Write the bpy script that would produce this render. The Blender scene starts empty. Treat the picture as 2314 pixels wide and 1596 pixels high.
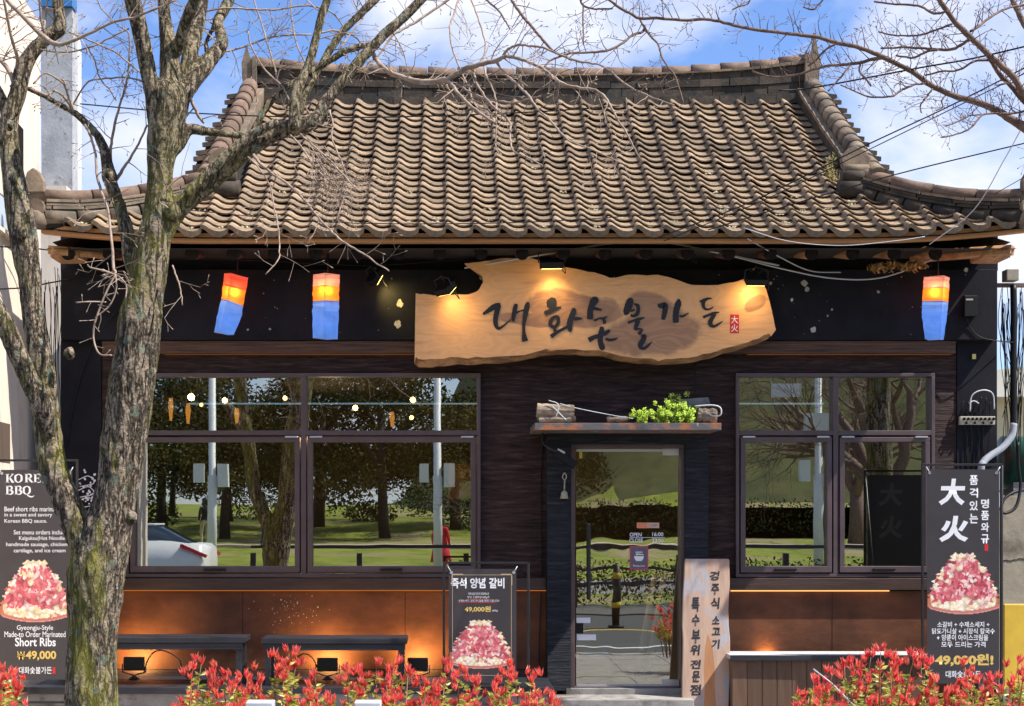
import bpy, math, random
from math import sin, cos, pi, radians, sqrt, floor
from mathutils import Vector, Matrix, noise
import numpy as np
R = random.Random(7)
S = bpy.context.scene
COL = S.collection

# ------------------------------------------------------------ camera, sky, sun, exposure
F, D, PX, PY, CZ = 3380.0, 13.0, 1010.0, 1164.0, 1.7
cam = bpy.data.cameras.new("camera"); co = bpy.data.objects.new("camera", cam); COL.objects.link(co)
co.location = (0, -D, CZ); co.rotation_euler = (radians(90), 0, 0)
cam.sensor_width = 36; cam.lens = F / 2314 * 36
cam.shift_x = (1157 - PX) / 2314; cam.shift_y = (PY - 798) / 2314
cam.clip_end = 2000
S.camera = co
SUN = Vector((0.58, -0.215, 0.80)).normalized()
el = math.asin(SUN.z); az = math.atan2(SUN.x, SUN.y)
w = bpy.data.worlds.new("World"); S.world = w; w.use_nodes = True
nt = w.node_tree; nt.nodes.clear()
def N(nt, t, **k):
    n = nt.nodes.new(t)
    for a, b in k.items(): setattr(n, a, b)
    return n
out = N(nt, 'ShaderNodeOutputWorld'); bg = N(nt, 'ShaderNodeBackground'); bg.inputs[1].default_value = 0.068
sky = N(nt, 'ShaderNodeTexSky', sky_type='NISHITA', sun_disc=False, sun_elevation=el, sun_rotation=az, air_density=1.0, dust_density=0.3, ozone_density=2.5)
tc = N(nt, 'ShaderNodeTexCoord'); mp = N(nt, 'ShaderNodeMapping'); mp.inputs['Scale'].default_value = (1, 1, 1.7); mp.inputs['Location'].default_value = (0.35, 0.1, 0.28)
nz = N(nt, 'ShaderNodeTexNoise'); nz.inputs['Scale'].default_value = 5.2; nz.inputs['Detail'].default_value = 8; nz.inputs['Roughness'].default_value = 0.52; nz.inputs['Distortion'].default_value = 0.25
rp = N(nt, 'ShaderNodeValToRGB'); rp.color_ramp.elements[0].position = 0.44; rp.color_ramp.elements[1].position = 0.62
rp.color_ramp.elements[0].color = (0, 0, 0, 1); rp.color_ramp.elements[1].color = (1, 1, 1, 1)
mx = N(nt, 'ShaderNodeMixRGB'); mx.inputs[2].default_value = (9.0, 9.3, 10.8, 1)
gm = N(nt, 'ShaderNodeMixRGB', blend_type='MULTIPLY'); gm.inputs[0].default_value = 1; gm.inputs[2].default_value = (1.30, 1.50, 1.95, 1)
L = nt.links.new
L(tc.outputs['Generated'], mp.inputs[0]); L(mp.outputs[0], nz.inputs[0]); L(nz.outputs[0], rp.inputs[0])
L(sky.outputs[0], gm.inputs[1]); L(rp.outputs[0], mx.inputs[0]); L(gm.outputs[0], mx.inputs[1]); L(mx.outputs[0], bg.inputs[0]); L(bg.outputs[0], out.inputs[0])
sl = bpy.data.lights.new("sun", 'SUN'); sl.energy = 5.0; sl.angle = radians(0.5); sl.color = (1, 0.94, 0.84)
so = bpy.data.objects.new("sun", sl); COL.objects.link(so); so.rotation_euler = SUN.to_track_quat('Z', 'Y').to_euler()
S.view_settings.view_transform = 'Standard'; S.view_settings.look = 'None'; S.view_settings.gamma = 1
S.view_settings.exposure = 0.70
S.render.engine = 'CYCLES'
S.cycles.use_denoising = True; S.cycles.max_bounces = 7; S.cycles.transparent_max_bounces = 12
S.cycles.sample_clamp_indirect = 6

# ------------------------------------------------------------ helpers
def W(x, y, Y):
    """point at depth plane Y seen at photo position (x, y) of a 2314 px wide picture"""
    d = Y + D
    return Vector(((x - PX) * d / F, Y, CZ - (y - PY) * d / F))
def SC(Y): return (Y + D) / F
class MB:
    def __init__(s): s.v = []; s.f = []; s.sm = []; s.mi = []
    def add(s, vs, fs, smooth=False, mi=0):
        b = len(s.v); s.v.extend([tuple(p) for p in vs]); s.f.extend([tuple(i + b for i in f) for f in fs])
        s.sm.extend([smooth] * len(fs)); s.mi.extend([mi] * len(fs)); return s
    def box(s, x0, x1, y0, y1, z0, z1, mi=0):
        vs = [(x0,y0,z0),(x1,y0,z0),(x1,y1,z0),(x0,y1,z0),(x0,y0,z1),(x1,y0,z1),(x1,y1,z1),(x0,y1,z1)]
        return s.add(vs, [(0,3,2,1),(4,5,6,7),(0,1,5,4),(1,2,6,5),(2,3,7,6),(3,0,4,7)], mi=mi)
    def vbox(s, x0, y0, x1, y1, Ya, Yb, mi=0):
        """box whose front face Ya fills photo rectangle x0,y0,x1,y1"""
        a = W(x0, y1, Ya); b = W(x1, y0, Ya)
        return s.box(a.x, b.x, Ya, Yb, a.z, b.z, mi)
    def obox(s, c, ax, ay, az, mi=0):
        c = Vector(c); vs = [c + i*ax + j*ay + k*az for k in (-1,1) for j in (-1,1) for i in (-1,1)]
        return s.add(vs, [(0,2,3,1),(4,5,7,6),(0,1,5,4),(1,3,7,5),(3,2,6,7),(2,0,4,6)], mi=mi)
    def tube(s, pts, rs, n=8, cap=True, smooth=True, mi=0):
        pts = [Vector(p) for p in pts]
        if not hasattr(rs, '__len__'): rs = [rs]*len(pts)
        vs = []; fs = []; u = None
        for i, p in enumerate(pts):
            t = (pts[min(i+1, len(pts)-1)] - pts[max(i-1, 0)])
            if t.length < 1e-9: t = Vector((0,0,1))
            t.normalize()
            if u is None:
                u = t.orthogonal().normalized()
            else:
                u = u - t*u.dot(t)
                if u.length < 1e-6: u = t.orthogonal()
                u.normalize()
            v = t.cross(u)
            for k in range(n):
                a = 2*pi*k/n; vs.append(p + (u*cos(a) + v*sin(a))*rs[i])
        for i in range(len(pts)-1):
            for k in range(n):
                a = i*n+k; b = i*n+(k+1) % n
                fs.append((a, b, b+n, a+n))
        s.add(vs, fs, smooth, mi)
        if cap:
            b = len(s.v) - len(vs)
            s.f.append(tuple(b+k for k in reversed(range(n)))); s.f.append(tuple(b+(len(pts)-1)*n+k for k in range(n)))
            s.sm += [False]*2; s.mi += [mi]*2
        return s
    def prism(s, poly, Ya, Yb, mi=0):
        """poly: list of (x,z) in world metres; extruded from Ya (front) to Yb"""
        from mathutils.geometry import tessellate_polygon
        n = len(poly); tr = tessellate_polygon([[Vector((p[0], p[1], 0)) for p in poly]])
        vs = [(p[0], Ya, p[1]) for p in poly] + [(p[0], Yb, p[1]) for p in poly]
        fs = []
        for t in tr:
            a, b, c = [Vector((poly[i][0], poly[i][1], 0)) for i in t]
            f = tuple(t) if (b-a).cross(c-a).z > 0 else tuple(reversed(t))
            fs.append(f); fs.append(tuple(i+n for i in reversed(f)))
        for i in range(n):
            j = (i+1) % n; fs.append((i, i+n, j+n, j))
        return s.add(vs, fs, mi=mi)
    def mesh(s, name):
        m = bpy.data.meshes.new(name); m.from_pydata(s.v, [], s.f)
        m.polygons.foreach_set('use_smooth', s.sm); m.polygons.foreach_set('material_index', s.mi); m.update()
        return m
def O(name, g, m, parent=None, stuff=False, bevel=0, label=None):
    me = g.mesh(name) if isinstance(g, MB) else g
    if len(me.materials) == 0:
        for x in (m if isinstance(m, (list, tuple)) else [m]): me.materials.append(x)
    o = bpy.data.objects.new(name, me); COL.objects.link(o)
    if parent:
        o.parent = parent
        if parent.type == 'EMPTY': o.matrix_parent_inverse = Matrix.LocRotScale(parent.location, parent.rotation_euler, None).inverted()
    if stuff: o['kind'] = 'stuff'
    if label: o['label'] = label
    if bevel:
        b = o.modifiers.new('b', 'BEVEL'); b.width = bevel; b.segments = 2; b.limit_method = 'ANGLE'
    return o
def tag(o, label, cat, group=None):
    o['label'] = label; o['category'] = cat
    if group: o['group'] = group
    return o
def T(name, label, cat, loc, group=None):
    o = bpy.data.objects.new(name, None); COL.objects.link(o); o.location = loc; o.empty_display_size = 0.2
    return tag(o, label, cat, group)
def ST(name, g, m):
    o = O(name, g, m); o['kind'] = 'structure'; return o
def dup(root, loc, rz=0, label=None, sc=None):
    def cp(o, par):
        c = o.copy(); COL.objects.link(c)
        if par: c.parent = par
        for ch in KIDS.get(o.name, []): cp(ch, c)
        return c
    KIDS = {}
    for o in COL.objects:
        if o.parent: KIDS.setdefault(o.parent.name, []).append(o)
    r = cp(root, None); r.location = loc; r.rotation_euler = (0, 0, rz)
    if sc: r.scale = (sc, sc, sc)
    if label: r['label'] = label
    return r
def bez(pts, n=6):
    """Catmull-Rom through tuples"""
    P = [Vector(p) for p in pts]; P = [P[0]*2-P[1]] + P + [P[-1]*2-P[-2]]; o = []
    for i in range(1, len(P)-2):
        a, b, c, d = P[i-1:i+3]
        for k in range(n):
            t = k/n
            o.append(0.5*((2*b)+(c-a)*t+(2*a-5*b+4*c-d)*t*t+(3*b-a-3*c+d)*t**3))
    o.append(P[-2]); return o

# ------------------------------------------------------------ materials
def pm(name, c1, c2=None, scale=6, stretch=(1,1,1), rough=0.8, bump=0.0, bscale=None, detail=6, metal=0, lo=0.35, hi=0.65, spec=None, bdist=0.01, emit=None, estr=0, c3=None, s3=1.5, lo3=0.5, hi3=0.62, rnd=0.0):
    m = bpy.data.materials.new(name); m.use_nodes = True; t = m.node_tree; p = t.nodes['Principled BSDF']; l = t.links.new
    p.inputs['Roughness'].default_value = rough; p.inputs['Metallic'].default_value = metal
    if spec is not None: p.inputs['Specular IOR Level'].default_value = spec
    p.inputs['Base Color'].default_value = (*c1, 1)
    tcn = N(t, 'ShaderNodeTexCoord'); mpn = N(t, 'ShaderNodeMapping'); mpn.inputs['Scale'].default_value = stretch
    l(tcn.outputs['Object'], mpn.inputs[0])
    colout = None
    if c2:
        n = N(t, 'ShaderNodeTexNoise'); n.inputs['Scale'].default_value = scale; n.inputs['Detail'].default_value = detail; n.inputs['Roughness'].default_value = 0.6
        r = N(t, 'ShaderNodeValToRGB'); r.color_ramp.elements[0].position = lo; r.color_ramp.elements[1].position = hi
        r.color_ramp.elements[0].color = (*c1, 1); r.color_ramp.elements[1].color = (*c2, 1)
        l(mpn.outputs[0], n.inputs[0]); l(n.outputs[0], r.inputs[0]); colout = r.outputs[0]
    if c3:
        n3 = N(t, 'ShaderNodeTexNoise'); n3.inputs['Scale'].default_value = s3; n3.inputs['Detail'].default_value = 7; n3.inputs['Roughness'].default_value = 0.65
        l(tcn.outputs['Object'], n3.inputs[0])
        r3 = N(t, 'ShaderNodeMapRange'); r3.inputs[1].default_value = lo3; r3.inputs[2].default_value = hi3
        m3 = N(t, 'ShaderNodeMixRGB'); m3.inputs[2].default_value = (*c3, 1)
        l(n3.outputs[0], r3.inputs[0]); l(r3.outputs[0], m3.inputs[0])
        if colout: l(colout, m3.inputs[1])
        else: m3.inputs[1].default_value = (*c1, 1)
        colout = m3.outputs[0]
    if rnd:
        g = N(t, 'ShaderNodeNewGeometry'); oi = N(t, 'ShaderNodeObjectInfo'); ad = N(t, 'ShaderNodeMath', operation='ADD'); fr = N(t, 'ShaderNodeMath', operation='FRACT')
        l(g.outputs['Random Per Island'], ad.inputs[0]); l(oi.outputs['Random'], ad.inputs[1]); l(ad.outputs[0], fr.inputs[0])
        mr = N(t, 'ShaderNodeMapRange'); mr.inputs[3].default_value = 1-rnd; mr.inputs[4].default_value = 1+rnd*0.7
        hs = N(t, 'ShaderNodeHueSaturation')
        l(fr.outputs[0], mr.inputs[0]); l(mr.outputs[0], hs.inputs['Value'])
        if colout: l(colout, hs.inputs['Color'])
        else: hs.inputs['Color'].default_value = (*c1, 1)
        colout = hs.outputs[0]
    if colout: l(colout, p.inputs['Base Color'])
    if bump:
        nb = N(t, 'ShaderNodeTexNoise'); nb.inputs['Scale'].default_value = bscale or scale*3; nb.inputs['Detail'].default_value = 8; nb.inputs['Roughness'].default_value = 0.65
        b = N(t, 'ShaderNodeBump'); b.inputs['Strength'].default_value = bump; b.inputs['Distance'].default_value = bdist
        l(mpn.outputs[0], nb.inputs[0]); l(nb.outputs[0], b.inputs['Height']); l(b.outputs[0], p.inputs['Normal'])
    if emit:
        p.inputs['Emission Color'].default_value = (*emit, 1); p.inputs['Emission Strength'].default_value = estr
    return m
def emi(name, c, s):
    m = bpy.data.materials.new(name); m.use_nodes = True; t = m.node_tree; t.nodes.clear()
    e = N(t, 'ShaderNodeEmission'); e.inputs[0].default_value = (*c, 1); e.inputs[1].default_value = s
    o = N(t, 'ShaderNodeOutputMaterial'); t.links.new(e.outputs[0], o.inputs[0]); return m

M = {}
M['tile'] = pm('tile_clay', (0.155,0.107,0.066), (0.315,0.228,0.148), 7, (1,1,1), 0.85, 0.35, 60, c3=(0.085,0.065,0.045), s3=2.6, lo3=0.50, hi3=0.72, rnd=0.28)
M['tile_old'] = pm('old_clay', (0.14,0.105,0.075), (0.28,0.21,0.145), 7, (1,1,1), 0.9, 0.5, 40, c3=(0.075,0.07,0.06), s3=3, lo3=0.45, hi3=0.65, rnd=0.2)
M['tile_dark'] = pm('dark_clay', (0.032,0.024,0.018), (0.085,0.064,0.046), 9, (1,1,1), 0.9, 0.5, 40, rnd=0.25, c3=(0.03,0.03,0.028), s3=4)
M['cap'] = pm('ridge_cap_clay', (0.12,0.075,0.055), (0.22,0.15,0.11), 9, (1,1,1), 0.9, 0.5, 40, rnd=0.2)
M['under'] = pm('roof_underlay', (0.02,0.017,0.015), rough=1)
M['fascia'] = pm('fascia_wood', (0.42,0.20,0.08), (0.58,0.30,0.13), 5, (0.4,4,8), 0.75, 0.3, 20)
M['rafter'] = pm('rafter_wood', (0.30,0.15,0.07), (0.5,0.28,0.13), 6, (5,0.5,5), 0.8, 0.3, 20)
M['endgrain'] = pm('charred_end', (0.010,0.008,0.008), (0.022,0.018,0.016), 30, rough=0.95, spec=.1)
M['black'] = pm('black_wall_paint', (0.007,0.007,0.011), (0.014,0.014,0.020), 3, (1,1,1), 0.7, 0.25, 14, c3=(0.022,0.021,0.026), s3=4, lo3=0.6, hi3=0.8, spec=0.18)
M['speck'] = pm('flaked_plaster', (0.5,0.48,0.42), (0.3,0.28,0.25), 30)
M['blackmetal'] = pm('black_metal', (0.010,0.011,0.014), (0.02,0.02,0.026), 8, rough=0.42, bump=0.1)
M['blackbox'] = pm('black_plastic', (0.006,0.006,0.007), rough=0.5, spec=.3)
M['bench'] = pm('bench_black', (0.013,0.015,0.022), (0.028,0.03,0.04), 5, (0.3,3,3), 0.5, 0.3, 20)
M['concrete'] = pm('concrete', (0.22,0.21,0.20), (0.36,0.34,0.32), 4, rough=0.95, bump=0.4, bscale=50, c3=(0.12,0.11,0.10), s3=3)
M['asphalt'] = pm('asphalt', (0.045,0.045,0.048), (0.065,0.065,0.068), 30, rough=0.95, bump=0.4, bscale=150)
M['paver'] = pm('pavement', (0.20,0.18,0.17), (0.28,0.26,0.24), 8, rough=0.95, bump=0.3)
M['white'] = pm('white_line', (0.7,0.7,0.68), (0.55,0.55,0.53), 12, rough=0.8)
M['yellow'] = pm('yellow_line', (0.65,0.42,0.03), (0.5,0.33,0.04), 12, rough=0.8)
M['lawn'] = pm('lawn_grass', (0.11,0.15,0.008), (0.24,0.26,0.025), 1.2, rough=1, c3=(0.28,0.22,0.12), s3=0.25, lo3=0.5, hi3=0.62)
M['hill'] = pm('hill_grass', (0.030,0.042,0.008), (0.085,0.082,0.022), 0.9, rough=1, c3=(0.07,0.08,0.02), s3=0.5)
M['parkbark'] = pm('dark_park_bark', (0.02,0.015,0.012), (0.06,0.045,0.035), 9, rough=.95)
M['evergreen'] = pm('evergreen_leaf', (0.026,0.036,0.009), (0.095,0.075,0.020), 1.0, rough=0.9, spec=.1, rnd=0.4)
M['hedgeleaf'] = pm('hedge_leaf', (0.02,0.045,0.01), (0.05,0.085,0.02), 4, rough=0.7, rnd=0.4)
M['white_paint'] = pm('white_paint', (0.72,0.73,0.74), (0.66,0.67,0.69), 3, rough=0.5)
M['frame'] = pm('window_frame', (0.075,0.052,0.058), (0.10,0.072,0.078), 10, (0.5,1,0.5), 0.45, 0.1)
M['steel'] = pm('steel', (0.6,0.6,0.62), rough=0.35, metal=0.6)
M['led'] = emi('led_strip', (1, 0.30, 0.05), 0.32); M['streak'] = emi('lit_streak_glow', (1, 0.30, 0.06), 0.10)
M['led2'] = emi('led_strip_bright', (1, 0.48, 0.15), 0.9)

def mat_node(name):
    m = bpy.data.materials.new(name); m.use_nodes = True; return m, m.node_tree, m.node_tree.nodes['Principled BSDF']
# rough veneer wall with horizontal ridges
def veneer(name, a, b, c):
    m, t, p = mat_node(name); l = t.links.new
    tcn = N(t, 'ShaderNodeTexCoord'); mpn = N(t, 'ShaderNodeMapping'); mpn.inputs['Scale'].default_value = (1.6, 3, 16)
    n = N(t, 'ShaderNodeTexNoise'); n.inputs['Scale'].default_value = 2.2; n.inputs['Detail'].default_value = 9; n.inputs['Roughness'].default_value = 0.68; n.inputs['Distortion'].default_value = 0.9
    r = N(t, 'ShaderNodeValToRGB'); e = r.color_ramp.elements; e[0].position = 0.33; e[0].color = (*a, 1); e[1].position = 0.7; e[1].color = (*c, 1)
    x = e.new(0.52); x.color = (*b, 1)
    l(tcn.outputs['Object'], mpn.inputs[0]); l(mpn.outputs[0], n.inputs[0]); l(n.outputs[0], r.inputs[0]); l(r.outputs[0], p.inputs['Base Color'])
    bb = N(t, 'ShaderNodeBump'); bb.inputs['Strength'].default_value = 0.9; bb.inputs['Distance'].default_value = 0.03
    l(n.outputs[0], bb.inputs['Height']); l(bb.outputs[0], p.inputs['Normal']); p.inputs['Roughness'].default_value = 0.65; p.inputs['Specular IOR Level'].default_value = 0.22
    return m
M['wall'] = veneer('dark_bark_veneer', (0.012,0.007,0.008), (0.043,0.025,0.024), (0.105,0.060,0.054))
M['portal'] = veneer('black_split_stone', (0.008,0.009,0.013), (0.020,0.023,0.031), (0.048,0.054,0.070))
M['panel'] = pm('rust_brown_panel', (0.080,0.028,0.013), (0.165,0.062,0.028), 2.2, (0.7,1,1.6), 0.62, 0.3, 12, detail=9, c3=(0.035,0.014,0.008), spec=0.3, s3=1.4, lo3=0.45, hi3=0.75)
M['ledge'] = pm('ledge_board', (0.035,0.018,0.013), (0.06,0.032,0.024), 5, (0.5,1,4), 0.55, 0.25)
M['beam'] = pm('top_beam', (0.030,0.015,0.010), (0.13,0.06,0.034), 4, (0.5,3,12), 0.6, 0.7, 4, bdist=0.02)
# bark
def bark(name, c1, c2, moss, ms):
    m, t, p = mat_node(name); l = t.links.new
    tcn = N(t, 'ShaderNodeTexCoord'); mpn = N(t, 'ShaderNodeMapping'); mpn.inputs['Scale'].default_value = (24, 24, 5.5)
    n = N(t, 'ShaderNodeTexNoise'); n.inputs['Scale'].default_value = 1; n.inputs['Detail'].default_value = 9; n.inputs['Roughness'].default_value = 0.62; n.inputs['Distortion'].default_value = 0.5
    l(tcn.outputs['Object'], mpn.inputs[0]); l(mpn.outputs[0], n.inputs[0])
    # long fissures: where the stretched noise crosses its middle value
    f1 = N(t, 'ShaderNodeMath', operation='SUBTRACT'); f1.inputs[1].default_value = 0.5; l(n.outputs[0], f1.inputs[0])
    f2 = N(t, 'ShaderNodeMath', operation='ABSOLUTE'); l(f1.outputs[0], f2.inputs[0])
    cr = N(t, 'ShaderNodeMapRange'); cr.inputs[1].default_value = 0.0; cr.inputs[2].default_value = 0.06; cr.inputs[3].default_value = 0.12; cr.inputs[4].default_value = 1; l(f2.outputs[0], cr.inputs[0])
    nf = N(t, 'ShaderNodeTexNoise'); nf.inputs['Scale'].default_value = 55; nf.inputs['Detail'].default_value = 6; nf.inputs['Roughness'].default_value = 0.7; l(tcn.outputs['Object'], nf.inputs[0])
    r = N(t, 'ShaderNodeValToRGB'); e = r.color_ramp.elements; e[0].position = 0.36; e[0].color = (*c1, 1); e[1].position = 0.62; e[1].color = (*c2, 1)
    l(nf.outputs[0], r.inputs[0])
    mu = N(t, 'ShaderNodeMixRGB', blend_type='MULTIPLY'); mu.inputs[0].default_value = 1; l(r.outputs[0], mu.inputs[1]); l(cr.outputs[0], mu.inputs[2])
    n2 = N(t, 'ShaderNodeTexNoise'); n2.inputs['Scale'].default_value = ms; n2.inputs['Detail'].default_value = 9; n2.inputs['Roughness'].default_value = 0.75
    mp2 = N(t, 'ShaderNodeMapping'); mp2.inputs['Scale'].default_value = (1, 1, 0.35); l(tcn.outputs['Object'], mp2.inputs[0]); l(mp2.outputs[0], n2.inputs[0])
    # moss lives mostly below about 3.3 m
    sx = N(t, 'ShaderNodeSeparateXYZ'); l(tcn.outputs['Object'], sx.inputs[0])
    hz = N(t, 'ShaderNodeMapRange'); hz.inputs[1].default_value = 3.9; hz.inputs[2].default_value = 3.2; hz.inputs[3].default_value = 0.22; hz.inputs[4].default_value = 1; l(sx.outputs[2], hz.inputs[0])
    mr = N(t, 'ShaderNodeMapRange'); mr.inputs[1].default_value = 0.455; mr.inputs[2].default_value = 0.56; mr.inputs[4].default_value = 0.85; l(n2.outputs[0], mr.inputs[0])
    mm = N(t, 'ShaderNodeMath', operation='MULTIPLY'); l(mr.outputs[0], mm.inputs[0]); l(hz.outputs[0], mm.inputs[1])
    mo = N(t, 'ShaderNodeMixRGB'); mo.inputs[2].default_value = (*moss, 1); l(mm.outputs[0], mo.inputs[0]); l(mu.outputs[0], mo.inputs[1])
    n4 = N(t, 'ShaderNodeTexNoise'); n4.inputs['Scale'].default_value = 14; n4.inputs['Detail'].default_value = 4; l(tcn.outputs['Object'], n4.inputs[0])
    mr4 = N(t, 'ShaderNodeMapRange'); mr4.inputs[1].default_value = 0.60; mr4.inputs[2].default_value = 0.66; l(n4.outputs[0], mr4.inputs[0])
    li = N(t, 'ShaderNodeMixRGB'); li.inputs[2].default_value = (0.24,0.27,0.20,1); l(mr4.outputs[0], li.inputs[0]); l(mo.outputs[0], li.inputs[1])
    l(li.outputs[0], p.inputs['Base Color']); p.inputs['Roughness'].default_value = 0.95; p.inputs['Specular IOR Level'].default_value = 0.2
    ad = N(t, 'ShaderNodeMath', operation='ADD'); l(nf.outputs[0], ad.inputs[0]); l(cr.outputs[0], ad.inputs[1])
    b = N(t, 'ShaderNodeBump'); b.inputs['Strength'].default_value = 1.0; b.inputs['Distance'].default_value = 0.02; l(ad.outputs[0], b.inputs['Height']); l(b.outputs[0], p.inputs['Normal'])
    return m
M['bark'] = bark('mossy_bark', (0.085,0.062,0.045), (0.46,0.37,0.275), (0.23,0.22,0.04), 3.6)
M['twig'] = pm('twig_bark', (0.22,0.155,0.115), (0.42,0.32,0.25), 20, rough=0.85)
M['twig2'] = pm('dark_twig_bark', (0.11,0.06,0.045), (0.20,0.13,0.10), 20, rough=0.85)
# window glass : reflective coat over a clear dark pane
def glass(name, refl, tint, wav, ws=1.5, emptyrough=0.0):
    m = bpy.data.materials.new(name); m.use_nodes = True; t = m.node_tree; t.nodes.clear(); l = t.links.new
    o = N(t, 'ShaderNodeOutputMaterial'); g = N(t, 'ShaderNodeBsdfGlossy'); g.inputs['Roughness'].default_value = 0.0; g.inputs['Color'].default_value = (0.92,0.95,0.9,1)
    tr = N(t, 'ShaderNodeBsdfTransparent'); tr.inputs[0].default_value = (*tint, 1)
    mxn = N(t, 'ShaderNodeMixShader'); lw = N(t, 'ShaderNodeLayerWeight'); lw.inputs[0].default_value = 0.3
    mr = N(t, 'ShaderNodeMapRange'); mr.inputs[3].default_value = refl; mr.inputs[4].default_value = 1.0; l(lw.outputs['Fresnel'], mr.inputs[0])
    l(mr.outputs[0], mxn.inputs[0]); l(tr.outputs[0], mxn.inputs[1]); l(g.outputs[0], mxn.inputs[2]); l(mxn.outputs[0], o.inputs[0])
    tcn = N(t, 'ShaderNodeTexCoord'); n = N(t, 'ShaderNodeTexNoise'); n.inputs['Scale'].default_value = ws; n.inputs['Detail'].default_value = 1
    b = N(t, 'ShaderNodeBump'); b.inputs['Strength'].default_value = wav; b.inputs['Distance'].default_value = 0.02
    l(tcn.outputs['Object'], n.inputs[0]); l(n.outputs[0], b.inputs['Height']); l(b.outputs[0], g.inputs['Normal'])
    return m
M['glass'] = glass('window_glass', 0.36, (0.62,0.64,0.6), 0.010, 2.2)
M['doorglass'] = glass('door_glass', 0.30, (0.85,0.88,0.85), 0.04, 3.0)
# ------------------------------------------------------------ ground, road, park across the road
ST('ground', MB().box(-300, 300, -400, 300, -0.5, -0.012), M['paver'])
g = MB()
for i in range(26):
    for j in range(8):
        x0 = -8 + i*0.62; y0 = -5.2 + j*0.62
        g.box(x0, x0+0.612, y0, y0+0.612, -0.012, R.uniform(-0.003, 0.003))
pv = ST('pavement', MB().box(-40, 40, -5.3, 8, -0.011, -0.008), M['concrete'])
pt = O('paving_stone', g, M['paver'], pv, stuff=True)
kb = T('kerb', 'grey granite kerb between the restaurant pavement and the road', 'kerb', (0, -5.4, 0))
for i in range(16): O('kerb_stone', MB().box(-8+i, -7.01+i, -5.5, -5.32, -0.13, 0.004), M['concrete'], kb, bevel=0.01)
ST('road', MB().box(-80, 80, -12.2, -5.5, -0.011, -0.006), M['asphalt'])
ST('road_line_yellow', MB().box(-80, 80, -9.2, -9.05, -0.006, -0.002), M['yellow'])
ST('road_line_white', MB().box(-80, 80, -6.4, -6.27, -0.006, -0.002), M['white'])
ST('path', MB().box(-80, 80, -15.5, -12.2, -0.011, 0.02), pm('dark_paver', (0.07,0.065,0.06), (0.10,0.095,0.09), 9))
def rise(y): return 2.3*max(0, min(1, (-y-24)/56))
g = MB(); nx, ny = 70, 60
vs = []
for j in range(ny+1):
    for i in range(nx+1):
        x = -60 + 140*i/nx; y = -15.5 - 105*j/ny
        h = 0.02 + rise(y) + 0.25*noise.noise(Vector((x*.08, y*.08, 0))) * min(1, j/6)
        hx = max(0, min(1, (x-3.5 + max(0, (-y-47))*0.12)/10)); hx = hx*hx*(3-2*hx)
        hy = max(0, min(1, (-y-49)/34)); hy = hy*hy*(3-2*hy)
        h += 16*hx*hy*(1+0.12*noise.noise(Vector((x*.1, y*.1, 3))))
        vs.append((x, y, h))
g.add(vs, [(j*(nx+1)+i, (j+1)*(nx+1)+i, (j+1)*(nx+1)+i+1, j*(nx+1)+i+1) for j in range(ny) for i in range(nx)], True)
ST('lawn', g, M['lawn'])
hm = bpy.data.objects['lawn'].data; hm.materials.append(M['hill'])
for p in hm.polygons:
    if hm.vertices[p.vertices[0]].co.z > rise(hm.vertices[p.vertices[0]].co.y)+.9: p.material_index = 1
ST('sandy_path', MB().box(-30, 40, -38.6, -37.0, -0.3, rise(-37)+.16), pm('sand', (0.42,0.33,0.24), (0.5,0.4,0.3), 3))
# hedge across the road
def leafblob(g, c, r, n, size, rr):
    for _ in range(n):
        d = Vector((rr.gauss(0,1), rr.gauss(0,1), rr.gauss(0,1))).normalized() * (rr.random()**0.4)
        p = Vector(c) + Vector((d.x*r[0], d.y*r[1], d.z*r[2]))
        a = Vector((rr.gauss(0,1), rr.gauss(0,1), rr.gauss(0,1))).normalized(); b = a.orthogonal().normalized()
        s = size*rr.uniform(0.6, 1.3)
        g.add([p-a*s, p+b*s*.5, p+a*s, p-b*s*.5], [(0,1,2,3)])
g = MB(); g.box(4.2, 34, -44.8, -44.0, 0.2, 2.0)
for i in range(60): leafblob(g, (4.4+i*0.5, -44.2, 1.5), (0.5, 0.8, 0.9), 220, 0.06, R)
g.box(4.2, 34, -44.8, -44.0, 0.2, 2.0); tag(O('clipped_hedge', g, M['hedgeleaf']), 'long dark clipped hedge across the road, mirrored in the windows', 'hedge')
# evergreen trees
def evergreen(seed):
    rr = random.Random(seed); root = T('evergreen_tree', 'dark evergreen park tree mirrored in the left windows', 'tree', (0,0,0), 'evergreen trees in the park across the road')
    g = MB(); g.tube([(0,0,-.3),(0.1,0,1.2),(0.05,.1,2.6),(0.3,0,4.5)], [.24,.17,.14,.08], 8)
    for k in range(5):
        a = k*1.3; g.tube([(0.05,.05,2.0+k*.3),(cos(a)*1.0,sin(a)*1.0,3.2+k*.3),(cos(a)*2.0,sin(a)*2.0,3.8+k*.3)], [.12,.08,.03], 5)
    O('trunk', g, M['parkbark'], root)
    g = MB()
    for k in range(27):
        a = rr.uniform(0, 2*pi); q = sqrt(rr.random())*2.6; z = rr.uniform(1.7, 7.4); q *= (1.15-0.09*(z-3))
        leafblob(g, (cos(a)*q, sin(a)*q, z), (1.15, 1.15, 0.75), 430, 0.085, rr)
    O('crown', g, M['evergreen'], root)
    return root
ev = [evergreen(3), evergreen(9), evergreen(21)]
pos = [(-20,-48),(-15.5,-43),(-12,-50),(-8.5,-44),(-5.5,-51),(-2.4,-45),(0.4,-50),(2.6,-54),(-17.5,-55),(-10,-56),(-3,-58),(5.5,-60),(-24,-44),(-6.8,-62),(-14,-63)]
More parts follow.
